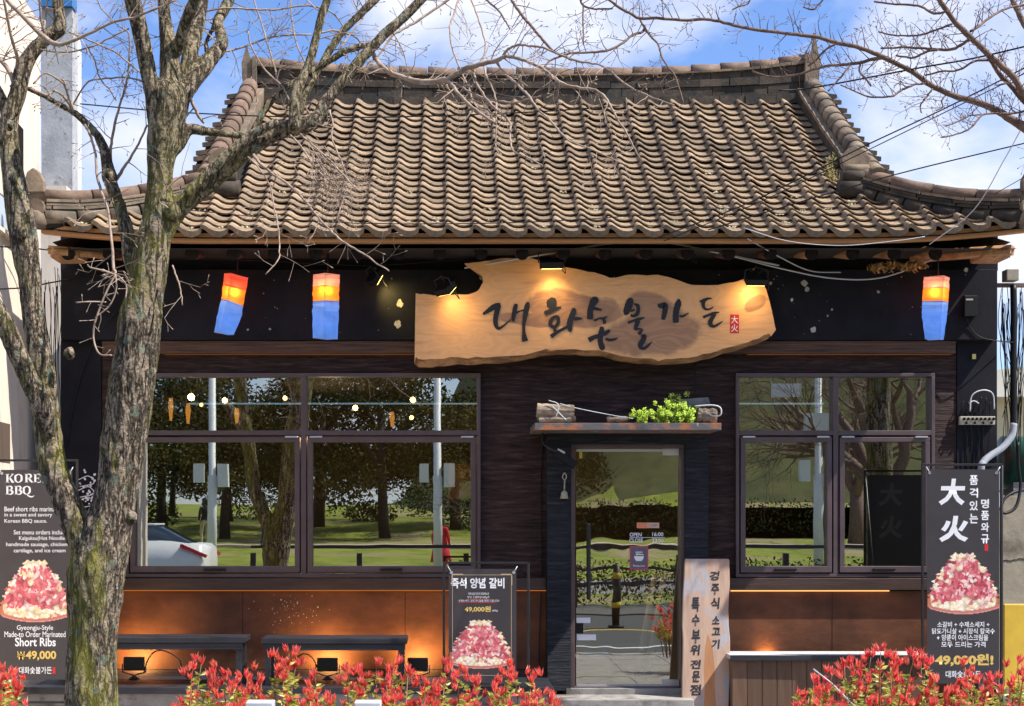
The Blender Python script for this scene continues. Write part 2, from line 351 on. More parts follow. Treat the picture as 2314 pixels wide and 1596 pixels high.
for i, (x, y) in enumerate(pos):
    lb = 'evergreen park tree mirrored in the windows, %s from left, %s row' % (('first','second','third','fourth','fifth','sixth','seventh','eighth','ninth','tenth','last')[sorted(q[0] for q in pos if (q[1] < -49) == (y < -49)).index(x)], 'far' if y < -49 else 'near')
    if i < 3: ev[i]['label'] = lb; ev[i].location = (x, y, rise(y)-.1); ev[i].rotation_euler = (0,0,i*2.0); ev[i].scale = (1.15,)*3
    else: dup(ev[i % 3], (x, y, rise(y)-.1), i*1.7, lb, sc=R.uniform(0.95, 1.3))
# far white building behind the park
sg_ = MB()
for i, (x, y, r) in enumerate(((-13,-52,1.2),(-9,-60,1.6),(-3.5,-55,1.0),(1.5,-50,1.3),(3.2,-46,1.2),(-17,-58,1.5),(-6.5,-66,1.8),(-1,-64,1.4))):
    g = MB(); leafblob(g, (x, y, rise(y)+r*.5), (r*1.3, r, r*.6), 900, .09, R); O_ = tag(O('park_bush', g, M['hedgeleaf']), 'low dark bush under the park trees, %s from the left, mirrored in the windows' % ('first','second','third','fourth','fifth','sixth','seventh','eighth')[sorted((-13,-9,-3.5,1.5,3.2,-17,-6.5,-1)).index(x)], 'bush', 'bushes in the park across the road')
# bare tree procedural
def rec(g, p, d, r, ln, depth, rr, nseg=5, minr=0.004, n=6, droop=0.0):
    pts = [p]; rs = [r]; q = p.copy(); dd = d.copy()
    for i in range(nseg):
        dd = (dd + Vector((rr.gauss(0,.13), rr.gauss(0,.13), rr.gauss(0,.10)-droop))).normalized(); q = q + dd*ln/nseg
        pts.append(q.copy()); rs.append(max(minr, r*(1-0.55*(i+1)/nseg)))
    g.tube(pts, rs, n if r > 0.03 else 4, False)
    if depth <= 0: return
    for k in range(3 if depth > 1 else 4):
        i = rr.randint(2, nseg); ax = Vector((rr.gauss(0,1), rr.gauss(0,1), rr.gauss(0,1))).normalized()
        nd = (dd + ax*rr.uniform(.5,.9)).normalized(); rec(g, pts[i], nd, rs[i]*.72, ln*rr.uniform(.55,.85), depth-1, rr, nseg, minr, n, droop)
def baretree(seed, loc, h, label, depth=5, name='bare_tree', lean=0.0):
    rr = random.Random(seed); root = T(name, label, 'tree', loc); g = MB()
    g.tube([(0,0,-.3),(0.02,0,h*.15),(lean*.5,0,h*.3)], [h*.04,h*.033,h*.03], 10)
    g2 = MB()
    for k in range(4):
        a = k*1.7+seed; rec(g2, Vector((lean*.5,0,h*.27)), Vector((cos(a)*.55, sin(a)*.5, 1)).normalized(), h*.024, h*.34, depth, rr)
    root.location = (0,0,0); O('trunk', g, M['twig2'], root); O('crown', g2, M['twig2'], root, stuff=True); root.location = loc
    return root
baretree(5, (9.6, -20, 0), 7.5, 'large bare tree on the grass, mirrored in the right window', 5)
baretree(8, (14.5, -40, 0.2), 8, 'bare tree before the hill, mirrored left in the right window', 4)
baretree(11, (1.8, -22, 0), 3.6, 'small bare sapling across the road, mirrored in the left windows', 4)
# rail fence across the road
fr = T('rail_fence', 'low black rail fence across the road, mirrored in the glass', 'fence', (0,-14.4,0))
for z in (1.12, 0.72, 0.42): O('rail', MB().box(-3.6, 12, -14.42, -14.38, z-.03, z+.03), M['blackmetal'], fr)
for i in range(9): O('post', MB().box(-3.6+i*1.95, -3.5+i*1.95, -14.45, -14.35, 0, 1.0), M['blackmetal'], fr)
g = MB()
for i in range(44): leafblob(g, (.4+i*.28, -15.0, .45), (.35,.3,.5), 170, .04, R)
tag(O('flower_bed', g, pm('flower_bed_mix', (0.025,0.045,0.008), (0.5,0.42,0.02), 3.5, lo=.56, hi=.64), stuff=True), 'low green bed with yellow flowers behind the rail fence', 'flower bed')
# posts across the road
for x, y, h, lb in ((-5.5,-22,7,'white lamp post across the road, left of two in the left windows'), (-0.22,-22,7,'white lamp post across the road, right of two in the left windows'), (8.2,-20,6,'white camera post across the road, mirrored in the right window')):
    p = T('lamp_post', lb, 'post', (x,y,0)); O('pole', MB().tube([(x,y,0),(x,y,2.6),(x,y,2.62),(x,y,h)], [.11,.11,.085,.075], 14), M['white_paint'], p)
    O('control_box', MB().box(x+.14, x+.40, y-.1, y+.15, 2.35, 2.9).box(x-.42, x-.2, y-.1, y+.1, 2.45, 2.9), M['white_paint'], p)
    O('arm', MB().tube([(x,y,h-.3),(x+.9,y,h-.1)], .04), M['white_paint'], p)
    if x > 5: O('camera_housing', MB().box(x-1.0, x-.4, y-.12, y+.12, 4.3, 4.6).box(x-.3,x+.3,y-.1,y+.1,3.3,3.95), M['white_paint'], p)
# flexible bollard
p = T('flexible_bollard', 'black flexible bollard with two yellow bands on the road, mirrored in the door', 'bollard', (2.55,-9.6,0))
O('post', MB().tube([(2.55,-9.6,0),(2.55,-9.6,.95)], .055, 14), M['blackbox'], p); O('base', MB().tube([(2.55,-9.6,0),(2.55,-9.6,.04)], .13, 14), M['blackbox'], p)
for z in (.32,.72): O('band', MB().tube([(2.55,-9.6,z),(2.55,-9.6,z+.09)], .058, 14), M['yellow'], p)
# white car behind the camera, seen only in the window
def car(x, y):
    root = T('parked_car', 'white parked car with red tail light, mirrored at the left window foot', 'car', (x,y,0))
    sec = [(0,.55,1.02),(0.12,.35,1.12),(.5,.3,1.16),(.9,.28,1.2),(1.6,.25,1.2),(3.2,.25,1.12),(4.1,.28,.98),(4.5,.4,.75)]
    g = MB(); vs = []
    for s, lo, hi in sec:
        wd = .88 - (.12 if s in (0,4.5) else 0)
        vs += [(x-s, y-wd, lo),(x-s, y-wd-.03, (lo+hi)/2),(x-s, y-wd+.08, hi),(x-s, y+wd-.08, hi),(x-s, y+wd+.03, (lo+hi)/2),(x-s, y+wd, lo)]
    fs = [(i*6+k, i*6+(k+1)%6, (i+1)*6+(k+1)%6, (i+1)*6+k) for i in range(len(sec)-1) for k in range(6)] + [(0,5,4,3,2,1), tuple(range((len(sec)-1)*6, len(sec)*6))]
    g.add(vs, fs, True); O('body', g, pm('car_white', (0.78,0.78,0.8), rough=.25), root)
    g = MB(); cs = [(.35,1.14,.62),(1.0,1.46,.55),(1.9,1.5,.55),(2.7,1.42,.56),(3.4,1.12,.64)]
    vs = []
    for s, z, wd in cs: vs += [(x-s,y-.74,1.1),(x-s,y-wd,z),(x-s,y+wd,z),(x-s,y+.74,1.1)]
    g.add(vs, [(i*4+k, i*4+k+1, (i+1)*4+k+1, (i+1)*4+k) for i in range(4) for k in range(3)], True); O('window', g, pm('car_glass', (0.02,0.035,0.06), rough=.08), root)
    O('roof', MB().box(x-2.4, x-1.05, y-.53, y+.53, 1.485, 1.525), bpy.data.materials['car_white'], root, bevel=.02)
    for s in (-1, 1): O('tail_light', MB().obox((x-.22, y+s*.84, 1.0), Vector((.26,0,-.11)), Vector((0,.05,0)), Vector((.012,0,.030))), pm('tail_light_red', (0.6,0.01,0.02), rough=.2), root)
    for s in (.85, 3.6):
        for q in (-.83,.83): O('wheel', MB().tube([(x-s,y+q-.09,.32),(x-s,y+q+.09,.32)], .32, 20), M['blackbox'], root)
car(-4.75, -17.2)

# people on the grass across the road
def person(x, y, z, hgt, lb, top, legs, hair, sit=False, rz=0):
    root = T('person', lb, 'person', (x, y, z)); h = hgt; k = h/1.7
    J = {'pel':(0,0,.93),'wst':(0,0,1.08),'chs':(0,0,1.32),'nck':(0,0,1.47),'hd1':(0,-.01,1.56),'hd2':(0,0,1.66),'sl':(.17,0,1.40),'el':(.23,.03,1.14),'wl':(.20,-.12,.95),'hl':(.19,-.18,.90),'sr':(-.17,0,1.40),'er':(-.24,.02,1.14),'wr':(-.22,-.05,.90),'hr':(-.22,-.06,.82),
         'tl':(.10,0,.88),'kl':(.11,-.03,.50),'al':(.10,.02,.09),'fl':(.11,-.14,.04),'tr':(-.10,0,.88),'kr':(-.11,-.05,.50),'ar':(-.12,.04,.09),'fr':(-.12,-.12,.04)}
    rad = {'pel':.14,'wst':.12,'chs':.15,'nck':.055,'hd1':.085,'hd2':.09,'sl':.06,'el':.045,'wl':.03,'hl':.035,'sr':.06,'er':.045,'wr':.03,'hr':.035,'tl':.085,'kl':.055,'al':.04,'fl':.035,'tr':.085,'kr':.055,'ar':.04,'fr':.035}
    E_ = [('pel','wst'),('wst','chs'),('chs','nck'),('nck','hd1'),('hd1','hd2'),('chs','sl'),('sl','el'),('el','wl'),('wl','hl'),('chs','sr'),('sr','er'),('er','wr'),('wr','hr'),('pel','tl'),('tl','kl'),('kl','al'),('al','fl'),('pel','tr'),('tr','kr'),('kr','ar'),('ar','fr')]
    ks = list(J); ca, sa = cos(rz), sin(rz)
    P = [(x+(J[q][0]*ca-J[q][1]*sa)*k, y+(J[q][0]*sa+J[q][1]*ca)*k, z+J[q][2]*k) for q in ks]
    me = bpy.data.meshes.new('pose'); me.from_pydata(P, [(ks.index(a), ks.index(b)) for a, b in E_], []); o = bpy.data.objects.new('pose', me); COL.objects.link(o)
    o.modifiers.new('s', 'SKIN'); o.modifiers.new('d', 'SUBSURF').levels = 2
    for i, q in enumerate(ks): me.skin_vertices[0].data[i].radius = (rad[q]*k, rad[q]*k*(.7 if q in ('pel','wst','chs') else 1)); me.skin_vertices[0].data[i].use_root = q == 'pel'
    bpy.context.view_layer.update(); m2 = bpy.data.meshes.new_from_object(o.evaluated_get(bpy.context.evaluated_depsgraph_get())); bpy.data.objects.remove(o)
    m2.materials.clear()
    for q in (pm('skin', (0.55,0.33,0.23), rough=.6), pm('top_cloth', top, rough=.9), pm('leg_cloth', legs, rough=.9)): m2.materials.append(q)
    for p in m2.polygons:
        hz_ = (p.center.z-z)/k; p.material_index = 0 if hz_ > 1.48 or hz_ < .08 or (hz_ < .93 and abs((p.center.x-x)*ca+(p.center.y-y)*sa) > .165*k) else (1 if hz_ > .93 else 2); p.use_smooth = True
    b = bpy.data.objects.new('body', m2); COL.objects.link(b); b.parent = root; b.matrix_parent_inverse = Matrix.Translation(root.location).inverted()
    c = Vector((x, y, z+1.63*k)); O('hair', MB().tube([c+Vector((0,-.03,-.30*k)), c+Vector((0,-.03,-.1*k)), c+Vector((0,-.02,.02)), c+Vector((0,0,.09*k)), c+Vector((0,0,.125*k))], [.07*k,.105*k,.115*k,.085*k,.01], 12), pm('hair', hair, rough=.5), root)
person(-6.1, -37, .62, 1.6, 'person in a pale sweater on the grass, mirrored in the left window', (.75,.65,.58), (.05,.05,.06), (.01,.01,.01), rz=.6)
person(-6.1, -57, 1.45, 1.7, 'person in grey clothes standing far back, mirrored beside the dark forked trunk', (.12,.12,.14), (.06,.06,.08), (.01,.01,.01))
person(-8.1, -37, .60, 1.65, 'person in black on the grass behind the mirrored car', (.015,.015,.02), (.4,.33,.2), (.01,.01,.01), rz=-.8)
person(-.15, -23.4, .10, 1.55, 'person in a red dress beside the mirrored right lamp post', (.6,.02,.04), (.6,.02,.04), (.02,.015,.01), rz=.4)
bp_ = [o for o in COL.objects if o.name.startswith('person') and 'red dress' in o.get('label','')][0]
O('dress', MB().tube([(-.15,-23.4,.55),(-.15,-23.4,.8),(-.15,-23.4,1.0),(-.15,-23.4,1.25),(-.15,-23.4,1.32)], [.27,.22,.16,.15,.10], 14), pm('dress_red', (.6,.02,.05), rough=.9), bp_)
# ------------------------------------------------------------ restaurant building
BX0, BX1 = W(137,0,0).x, W(2255,0,0).x
def Z(y, Y=0): return W(0, y, Y).z
B = T('restaurant', 'single storey Korean restaurant with curved clay tiled hip and gable roof and dark facade', 'restaurant', (0.6, 0, 0))
# floor slab / shell
ZT = Z(548)
g = MB()
g.vbox(137, 550, 2255, 612, 0.0, 0.2)
O('upper_wall', g, M['black'], B)
O('black_fascia_band', MB().vbox(137, 609, 2254, 768, -0.12, -0.003), M['black'], B, bevel=0.004)
# side and back walls, floor and ceiling of the dining room
O('side_wall', MB().box(BX0, BX0+.2, 0.203, 5.2, 0, ZT), M['black'], B); O('side_wall', MB().box(BX1-.2, BX1, 0.203, 5.2, 0, ZT), M['black'], B)
O('back_wall', MB().box(BX0+.203, BX1-.203, 4.6, 4.8, 0.2, 3.0), pm('room_wall', (0.12,0.075,0.045), (0.07,0.045,0.03), 3), B)
O('floor', MB().box(BX0+.203, BX1-.203, 0.203, 4.6, 0.1, 0.2), pm('room_floor', (0.10,0.08,0.07)), B)
O('ceiling', MB().box(BX0+.203, BX1-.203, 0.203, 4.6, 3.02, 3.1), pm('room_ceiling', (0.03,0.025,0.02)), B)
# pillars
for a, b in ((137, 229), (2163, 2253)):
    O('corner_pillar', MB().vbox(a, 769, b, 1640, -0.01, 0.2), M['black'], B)
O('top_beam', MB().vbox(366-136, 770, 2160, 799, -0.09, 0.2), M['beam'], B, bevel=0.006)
# main veneer wall with openings (left window, door, right window)
LW = (283, 843, 1086, 1305); RW = (1663, 843, 2113, 1305); DR = (1290, 1003, 1548, 1556)
g = MB(); y0 = 802; yb = 1306
for (a, c, b, d) in ((231, y0, 2161, 842), (231, 842, LW[0], yb), (LW[2], 842, 1289, yb), (1548.5, 842, RW[0], yb), (RW[2], 842, 2161, yb), (1289, 842, 1548.5, 1002)):
    g.vbox(a, c, b, d, 0.0, 0.2)
O('veneer_wall', g, M['wall'], B)
g = MB().vbox(1569, 803, 1572, 960, -0.004, 0.0); O('wall_joint', g, M['blackbox'], B)
O('glow_strip', MB().vbox(372, 799.2, 934, 801.6, -0.03, 0.0).vbox(1690, 799.2, 2150, 801.6, -0.03, 0.0), M['streak'], B)  # added glow painting the lit streak under the beam, no lamp here
for a, b in ((231, 1234), (1601, 2161)):
    O('ledge', MB().vbox(a, 1307, b, 1334, -0.07, 0.2), M['ledge'], B, bevel=0.004)
    O('lower_panel', MB().vbox(a, 1336, b, 1640, 0.0, 0.2), M['panel'], B)
O('glow_strip', MB().vbox(275, 1334.3, 1234, 1335.8, -0.02, -0.004), M['led'], B)
O('glow_strip', MB().vbox(1652, 1334.3, 2010, 1336.8, -0.03, -0.004), M['led2'], B)
for a_ in ((548, 1337, 549.2, 1512), (915, 1337, 916.2, 1512), (231, 1512.2, 1234, 1514), (1880, 1337, 1881.2, 1560)): O('panel_joint', MB().vbox(*a_, -.0016, 0), M['blackbox'], B)
O('skirting', MB().vbox(231, 1514.5, 1234, 1545, -.012, 0), M['ledge'], B)
# dust splashes on the lower panel
g = MB()
for i in range(110):
    x = R.gauss(652, 34); y = R.gauss(1378, 26)
    if y < 1340: continue
    p = W(x, y, -0.003); s = abs(R.gauss(0, .003))+.0012
    g.add([p+Vector((-s,0,0)), p+Vector((0,0,-s)), p+Vector((s*.7,0,0)), p+Vector((0,0,s))], [(0,1,2,3)])
O('dried_splash', g, M['speck'], B, stuff=True)
# flaked plaster spots on the black band
g = MB()
def blot(g, x, y, r, Y):
    n = 11; p = [W(x + cos(2*pi*k/n)*r*R.uniform(.6,1.15), y + sin(2*pi*k/n)*r*R.uniform(.6,1.3), Y) for k in range(n)]
    g.add([tuple(q) for q in p], [tuple(reversed(range(n)))])
for x, y, r in ((903,686,9),(898,732,9),(1088,628,6),(1817,640,8),(1824,655,6),(1838,745,7),(1790,678,4),(1985,660,4),(610,744,3),(560,745,3),(760,737,3),(1003,680,6),(955,690,5),(2183,610,5),(1880,700,3),(1870,714,2.5),(1742,640,4)):
    blot(g, x, y, r, -0.123)
for _ in range(80): blot(g, R.uniform(560, 2200), R.uniform(615, 762), R.uniform(0.5, 1.5), -0.123)
O('flaked_spot', g, M['speck'], B, stuff=True)

# windows
def pane(parent, x0, y0, x1, y1, Y, mat=None):
    a, b = W(x0, y1, Y), W(x1, y0, Y); return O('pane', MB().box(a.x, b.x, Y, Y+.006, a.z, b.z), mat or M['glass'], parent)
def ring(g, x0, y0, x1, y1, t, Ya, Yb, tb=None):
    tb = tb or t
    g.vbox(x0, y0, x1, y0+t, Ya, Yb); g.vbox(x0, y1-tb, x1, y1, Ya, Yb); g.vbox(x0, y0+t, x0+t, y1-tb, Ya, Yb); g.vbox(x1-t, y0+t, x1, y1-tb, Ya, Yb)
def window(x0, y0, x1, y1, mx, lb):
    g = MB(); ring(g, x0, y0, x1, y1, 8, -0.045, 0.1)
    g.vbox(mx-6, y0+8, mx+6, y1-8, -0.045, 0.1)
    g.vbox(x0+8, 973, mx-6, 984, -0.045, 0.1); g.vbox(mx+6, 973, x1-8, 984, -0.045, 0.1)
    wn = O('window_frame', g, M['frame'], B, bevel=0.004, label=lb)
    g = MB(); g.vbox(x0+8, y0+8, mx-6, 973, 0.03, 0.036).vbox(mx+6, y0+8, x1-8, 973, 0.03, 0.036)
    pane(wn, x0+8, y0+8, mx-6, 973, 0.03); pane(wn, mx+6, y0+8, x1-8, 973, 0.034)
    for a, b in ((x0+8, mx-6), (mx+6, x1-8)):
        g = MB(); ring(g, a+3, 988, b-3, y1-11, 11, -0.055, 0.05, 14)
        O('sash', g, M['frame'], wn, bevel=0.004)
        pane(wn, a+14, 999, b-14, y1-25, 0.0)
        c = (a+b)/2; O('handle', MB().vbox(c-26, y1-20, c+24, y1-15, -0.085, -0.056), M['blackbox'], wn, bevel=0.003)
        for h in (a+8, b-36) if a > 300 else (b-36,): O('hinge', MB().vbox(h, 985.5, h+28, 989, -0.07, -0.046), M['steel'], wn)
window(*LW, 686, 'wide two by two mauve brown window frame left of the door')
window(*RW, 1889, 'narrower two by two mauve brown window frame right of the door')

# door portal
for a, b in ((1236, 1290), (1548, 1601)):
    O('portal_pillar', MB().vbox(a, 984, b, 1562, -0.14, -0.003), M['portal'], B, bevel=0.006)
O('portal_lintel', MB().vbox(1236, 973, 1601, 1003, -0.142, -0.003), M['portal'], B, bevel=0.006)
g = MB(); ring(g, 1290, 1004, 1548, 1556, 9, -0.10, 0.12, 3)
df = O('door_frame', g, M['frame'], B, bevel=0.003)
dd = O('door', MB().vbox(1303, 1015, 1534, 1021, -0.012, 0.0).vbox(1303, 1546, 1534, 1551, -0.012, 0.0), M['steel'], B)
pane(dd, 1302, 1021, 1535, 1546, -0.01, M['doorglass'])
O('handle', MB().vbox(1328, 1184, 1335, 1356, -0.07, -0.05).vbox(1330, 1195, 1333, 1200, -0.05, -0.012).vbox(1330, 1340, 1333, 1345, -0.05, -0.012), M['blackmetal'], dd, bevel=0.003)
O('patch_fitting', MB().vbox(1498, 1014, 1535, 1029, -0.03, 0.01), M['steel'], dd, bevel=0.002); O('patch_fitting', MB().vbox(1497, 1536, 1535, 1551, -0.03, 0.01), M['steel'], dd, bevel=0.002)
O('threshold', MB().vbox(1280, 1557, 1550, 1640, -0.16, 0.2), M['concrete'], B)
# pendant lamps and interior
def lampball(x, y, Y, r, st, lb):
    p = W(x, y, Y); t = T('pendant_bulb', lb, 'lamp', p, 'warm pendant bulbs in the dining room')
    O('bulb', MB().tube([p+Vector((0,0,-r)), p+Vector((0,0,-r*.7)), p, p+Vector((0,0,r*.7)), p+Vector((0,0,r))], [r*.1, r*.72, r, r*.72, r*.1], 12), emi('bulb_glow', (1,0.55,0.16), st), t)
    O('cord', MB().tube([p+Vector((0,0,r)), Vector((p.x,p.y,3.02))], .004, 5), M['blackbox'], t)
lampball(432, 898, 1.2, .035, 60, 'brightest warm bulb behind the left window beside the tree')
lampball(508, 905, 1.9, .028, 30, 'warm bulb second from the tree behind the left window')
lampball(644, 900, 2.2, .024, 22, 'warm bulb by the mullion of the left window')
lampball(803, 922, 2.2, .03, 25, 'warm bulb low in the middle pane of the left window')
lampball(933, 904, 2.0, .03, 25, 'warm bulb upper right in the left window')
lampball(930, 944, 2.6, .024, 18, 'warm bulb lower right in the left window')
lampball(455, 915, 3.0, .02, 15, 'tiny warm bulb just right of the brightest one')
for x, y, h in ((386, 925, 52), (425, 935, 46), (886, 948, 34), (535, 940, 34)):
    p = W(x, y, 3.9); hh = h*SC(3.9)/2
    tag(O('amber_wall_lamp', MB().tube([p-Vector((0,0,hh)), p+Vector((0,0,hh*.2)), p+Vector((0,0,hh))], [.014,.03,.02], 8), emi('amber_lamp', (1,0.38,0.07), 1.6)), {386:'slim amber wall lamp inside the left window nearest the tree trunk',425:'slim amber wall lamp inside under the brightest bulb',886:'thin amber tube lamp inside the right half of the left window',535:'low amber wall lamp inside left of the left window mullion'}[x], 'lamp')
pl = bpy.data.lights.new('room_fill', 'POINT'); pl.energy = 26; pl.color = (1,.6,.3); pl.shadow_soft_size = .03  # added fill light for the room and wooden screen, no bulb here
po = bpy.data.objects.new('room_fill', pl); COL.objects.link(po); po.location = (-1.2, 2.5, 2.5)
p2 = bpy.data.lights.new('room_fill', 'POINT'); p2.energy = 55; p2.color = (1,.72,.45); p2.shadow_soft_size = .03  # second added fill, brightens the things just inside the door
po = bpy.data.objects.new('room_fill', p2); COL.objects.link(po); po.location = (1.35, 1.6, 2.85)
tag(O('wood_screen', MB().vbox(1012, 1048, 1068, 1128, 3.4, 3.45), pm('lit_wood', (0.45,0.25,0.10), (0.25,0.12,0.05), 5)), 'pale wooden screen inside behind the right edge of the left window', 'screen')
# things just inside the door
p = T('cardboard_box', 'cardboard parcel box printed coupang on the floor inside the glass door', 'box', W(1355,1550,.45))
O('carton', MB().vbox(1303, 1488, 1382, 1546, .35, .8), pm('carton', (0.42,0.30,0.20), (0.5,0.37,0.25), 5), p, bevel=.004)
tag(O('blue_cloth', MB().add([tuple(W(1308+i*12+R.uniform(-2,2), 1487-(8+R.uniform(0,16))*(0 if j==0 else 1)*(1 if 0<i<6 else .3), .4+.12*j)) for j in range(3) for i in range(7)], [(j*7+i, j*7+i+1, (j+1)*7+i+1, (j+1)*7+i) for j in range(2) for i in range(6)], True), pm('blue_cloth_m', (0.03,0.12,0.35))), 'crumpled blue cloth lying on the cardboard box inside the door', 'cloth')
bd = T('leaning_boards', 'pair of long pale boards leaning inside the glass door', 'boards', W(1460,1550,.5))
for k in (0, 22):
    a, b2 = W(1480+k*.9, 1300, .9), W(1437+k, 1540, .4); O('board', MB().tube([b2, a], .035, 4), pm('pale_board', (0.5,0.42,0.3)), bd)
# planter / plinths
O('step', MB().box(-5.2, W(1236,0,0).x-.003, -0.82, -0.002, -0.05, 0.245), M['concrete'], B)
O('step_edge', MB().box(-5.2, W(1236,0,0).x-.003, -0.85, -0.004, 0.247, 0.30), M['bench'], B, bevel=.005)
O('step', MB().box(W(1236,0,0).x, W(1546,0,0).x, -0.52, -0.16, -0.05, 0.16), M['concrete'], B, bevel=.008)

# ------------------------------------------------------------ roof
YE, YR = -0.9, 1.76; ZE, ZR = 3.965, 5.748
def rp_(X, t):
    yy = YE + (YR-YE)*t
    z = ZE + (ZR-ZE)*(t - 0.07*4*t*(1-t)*0.5)
    e = max(0, abs(X-0.66)-2.6)/1.4
    z += 0.075*e*e*max(0, 1-t*2.2)
    yy -= 0.05*e*e*max(0, 1-t*3)
    return Vector((X, yy, z))
def rtan(X, t):
    a = rp_(X, t+.01)-rp_(X, t-.01); return a.normalized()
XL0, XL1, XR0, XR1, TG = -3.22, -1.92, 4.60, 3.50, 0.30
def bounds(t):
    if t < TG: k = t/TG; return XL0+(XL1-XL0)*k, XR0+(XR1-XR0)*k
    return XL1, XR1
g = MB(); vs = []; NT = 16; NX = 24
for j in range(NT+1):
    t = j/NT; a, b = bounds(t)
    for i in range(NX+1): q = rp_(a-.05+(b-a+.1)*i/NX, t); vs.append((q.x, q.y, q.z-.03))
g.add(vs, [(j*(NX+1)+i, j*(NX+1)+i+1, (j+1)*(NX+1)+i+1, (j+1)*(NX+1)+i) for j in range(NT) for i in range(NX)])
roof = O('roof', g, M['under'], B)
TW = 0.2197; ROWS = 22; EX = 3.24/ROWS
def tile_mesh(eave=False):
    n = 9; us = [-0.02, 0.0, 0.08, 0.2, 0.36, 0.52, 0.7, 0.86, 1.0]; hs = [0.012, 0.046, 0.056, 0.044, 0.018, 0.004, 0.0, 0.006, 0.018]
    L0, L1 = -0.012, EX+0.05      # front (down-slope) to back
    th = 0.012; m = MB()
    def P(i, v, dz): return (us[i]*TW, v, hs[i] + (0.037*(1-(v-L0)/(L1-L0))) + dz)
    top = [P(i, L0, 0) for i in range(n)] + [P(i, L1, 0) for i in range(n)]
    m.add(top, [(i, i+1, n+i+1, n+i) for i in range(n-1)], True)
    dp = [th]*n if not eave else [0.02, 0.03, 0.035, 0.042, 0.05, 0.054, 0.052, 0.042, 0.03]
    fr_ = [P(i, L0-(0.006 if eave else 0), 0) for i in range(n)] + [P(i, L0-(0.006 if eave else 0), -dp[i]) for i in range(n)]
    m.add(fr_, [(n+i, n+i+1, i+1, i) for i in range(n-1)], False, 1 if eave else 0)
    bt = [P(i, L0, -dp[i]) for i in range(n)] + [P(i, L1, -th) for i in range(n)]
    m.add(bt, [(n+i, n+i+1, i+1, i) for i in range(n-1)], True)
    m.add([P(0,L0,0), P(0,L1,0), P(0,L1,-th-.02), P(0,L0,-th-.02), P(8,L0,0), P(8,L1,0), P(8,L1,-th), P(8,L0,-dp[8])], [(0,1,2,3), (4,7,6,5)])
    me = m.mesh('roof_tile'); me.materials.append(M['tile'])
    if eave: me.materials.append(M['tile_old'])
    return me
TM, TEM = tile_mesh(), tile_mesh(True)
def tmat(X, t, jit=1):
    v = rtan(X, t); u = (rp_(X+.11, t)-rp_(X-.11, t)).normalized(); nn = u.cross(v).normalized(); u = v.cross(nn)
    p = rp_(X, t) + u*R.gauss(0,.0018)*jit + v*R.gauss(0,.004)*jit + nn*R.gauss(0,.0012)*jit
    rot = Matrix((u, v, nn)).transposed().to_4x4()
    rot = rot @ Matrix.Rotation(R.gauss(0,.018)*jit, 4, 'Z') @ Matrix.Rotation(R.gauss(0,.010)*jit, 4, 'Y') @ Matrix.Rotation(R.gauss(0,.012)*jit, 4, 'X')
    return Matrix.Translation(p) @ rot
X0 = 1.088 - TW*40; cnt = 0; rest = MB()
tl = []
for r in range(ROWS):
    t = r/ROWS; a, b = bounds(t+.02)
    for i in range(80):
        X = X0 + i*TW
        if X > a-.06 and X + TW*.6 < b+.05: tl.append((r, i, X, t))
for (r, i, X, t) in tl:
    mt = tmat(X, t, 1.0 if r else .4)
    if cnt < 300:
        o = bpy.data.objects.new('roof_tile', TEM if r == 0 else TM); COL.objects.link(o); o.parent = roof; o.matrix_basis = mt; cnt += 1
    else:
        bs = len(rest.v)
        rest.v.extend([tuple(mt @ v.co) for v in TM.vertices]); rest.f.extend([tuple(bs+k for k in p.vertices) for p in TM.polygons]); rest.sm.extend([p.use_smooth for p in TM.polygons]); rest.mi.extend([0]*len(TM.polygons))
O('upper_roof_tiles', rest, M['tile'], roof, stuff=True)
# fascia, soffit, rafters
g = MB(); n = 40
def sweep(g, f, n, hh, dpt):
    vs = []
    for i in range(n+1):
        p = f(i/n); vs += [(p.x,p.y,p.z-hh), (p.x,p.y,p.z), (p.x,p.y+dpt,p.z), (p.x,p.y+dpt,p.z-hh)]
    g.add(vs, [(i*4+k, i*4+(k+1)%4, (i+1)*4+(k+1)%4, (i+1)*4+k) for i in range(n) for k in range(4)] + [(0,3,2,1), (n*4, n*4+1, n*4+2, n*4+3)])
sweep(g, lambda s: rp_(XL0-.06+(XR0-XL0+.16)*s, 0)+Vector((0,.03,.02)), 40, .072, .09)
O('fascia_board', g, M['fascia'], roof)
g = MB(); g.add([(XL0-.05,YE+.1,ZE-.09),(XR0+.05,YE+.1,ZE-.09),(XR0+.05,1.0,ZE+.02),(XL0-.05,1.0,ZE+.02)], [(3,2,1,0)])
O('soffit', g, M['under'], roof)
g = MB().box(BX0+.0, BX1, 0.0, 4.9, ZT, ZT+.2); O('wall_plate', g, M['black'], roof)
for k in range(24):
    X = -3.12 + k*0.34
    if X > 4.35: break
    zc = ZE-.112
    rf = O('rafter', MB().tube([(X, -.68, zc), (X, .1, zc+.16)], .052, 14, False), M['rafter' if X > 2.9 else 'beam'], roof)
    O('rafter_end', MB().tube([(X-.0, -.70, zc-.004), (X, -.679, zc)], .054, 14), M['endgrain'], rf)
# corner brackets (hip rafters)
for sx, X in ((-1, XL0), (1, XR0)):
    O('hip_rafter', MB().tube([(X+sx*.02, YE+.12, ZE-.10), (X-sx*.6, -.15, ZE-.05)], [.05,.06], 4), M['rafter'], roof)
    O('corner_board', MB().obox((X-sx*.06, -.5, ZE-.10), Vector((.12,.0,.0)), Vector((0,.16,0)), Vector((0,0,.042))), M['rafter'], roof, bevel=.02)
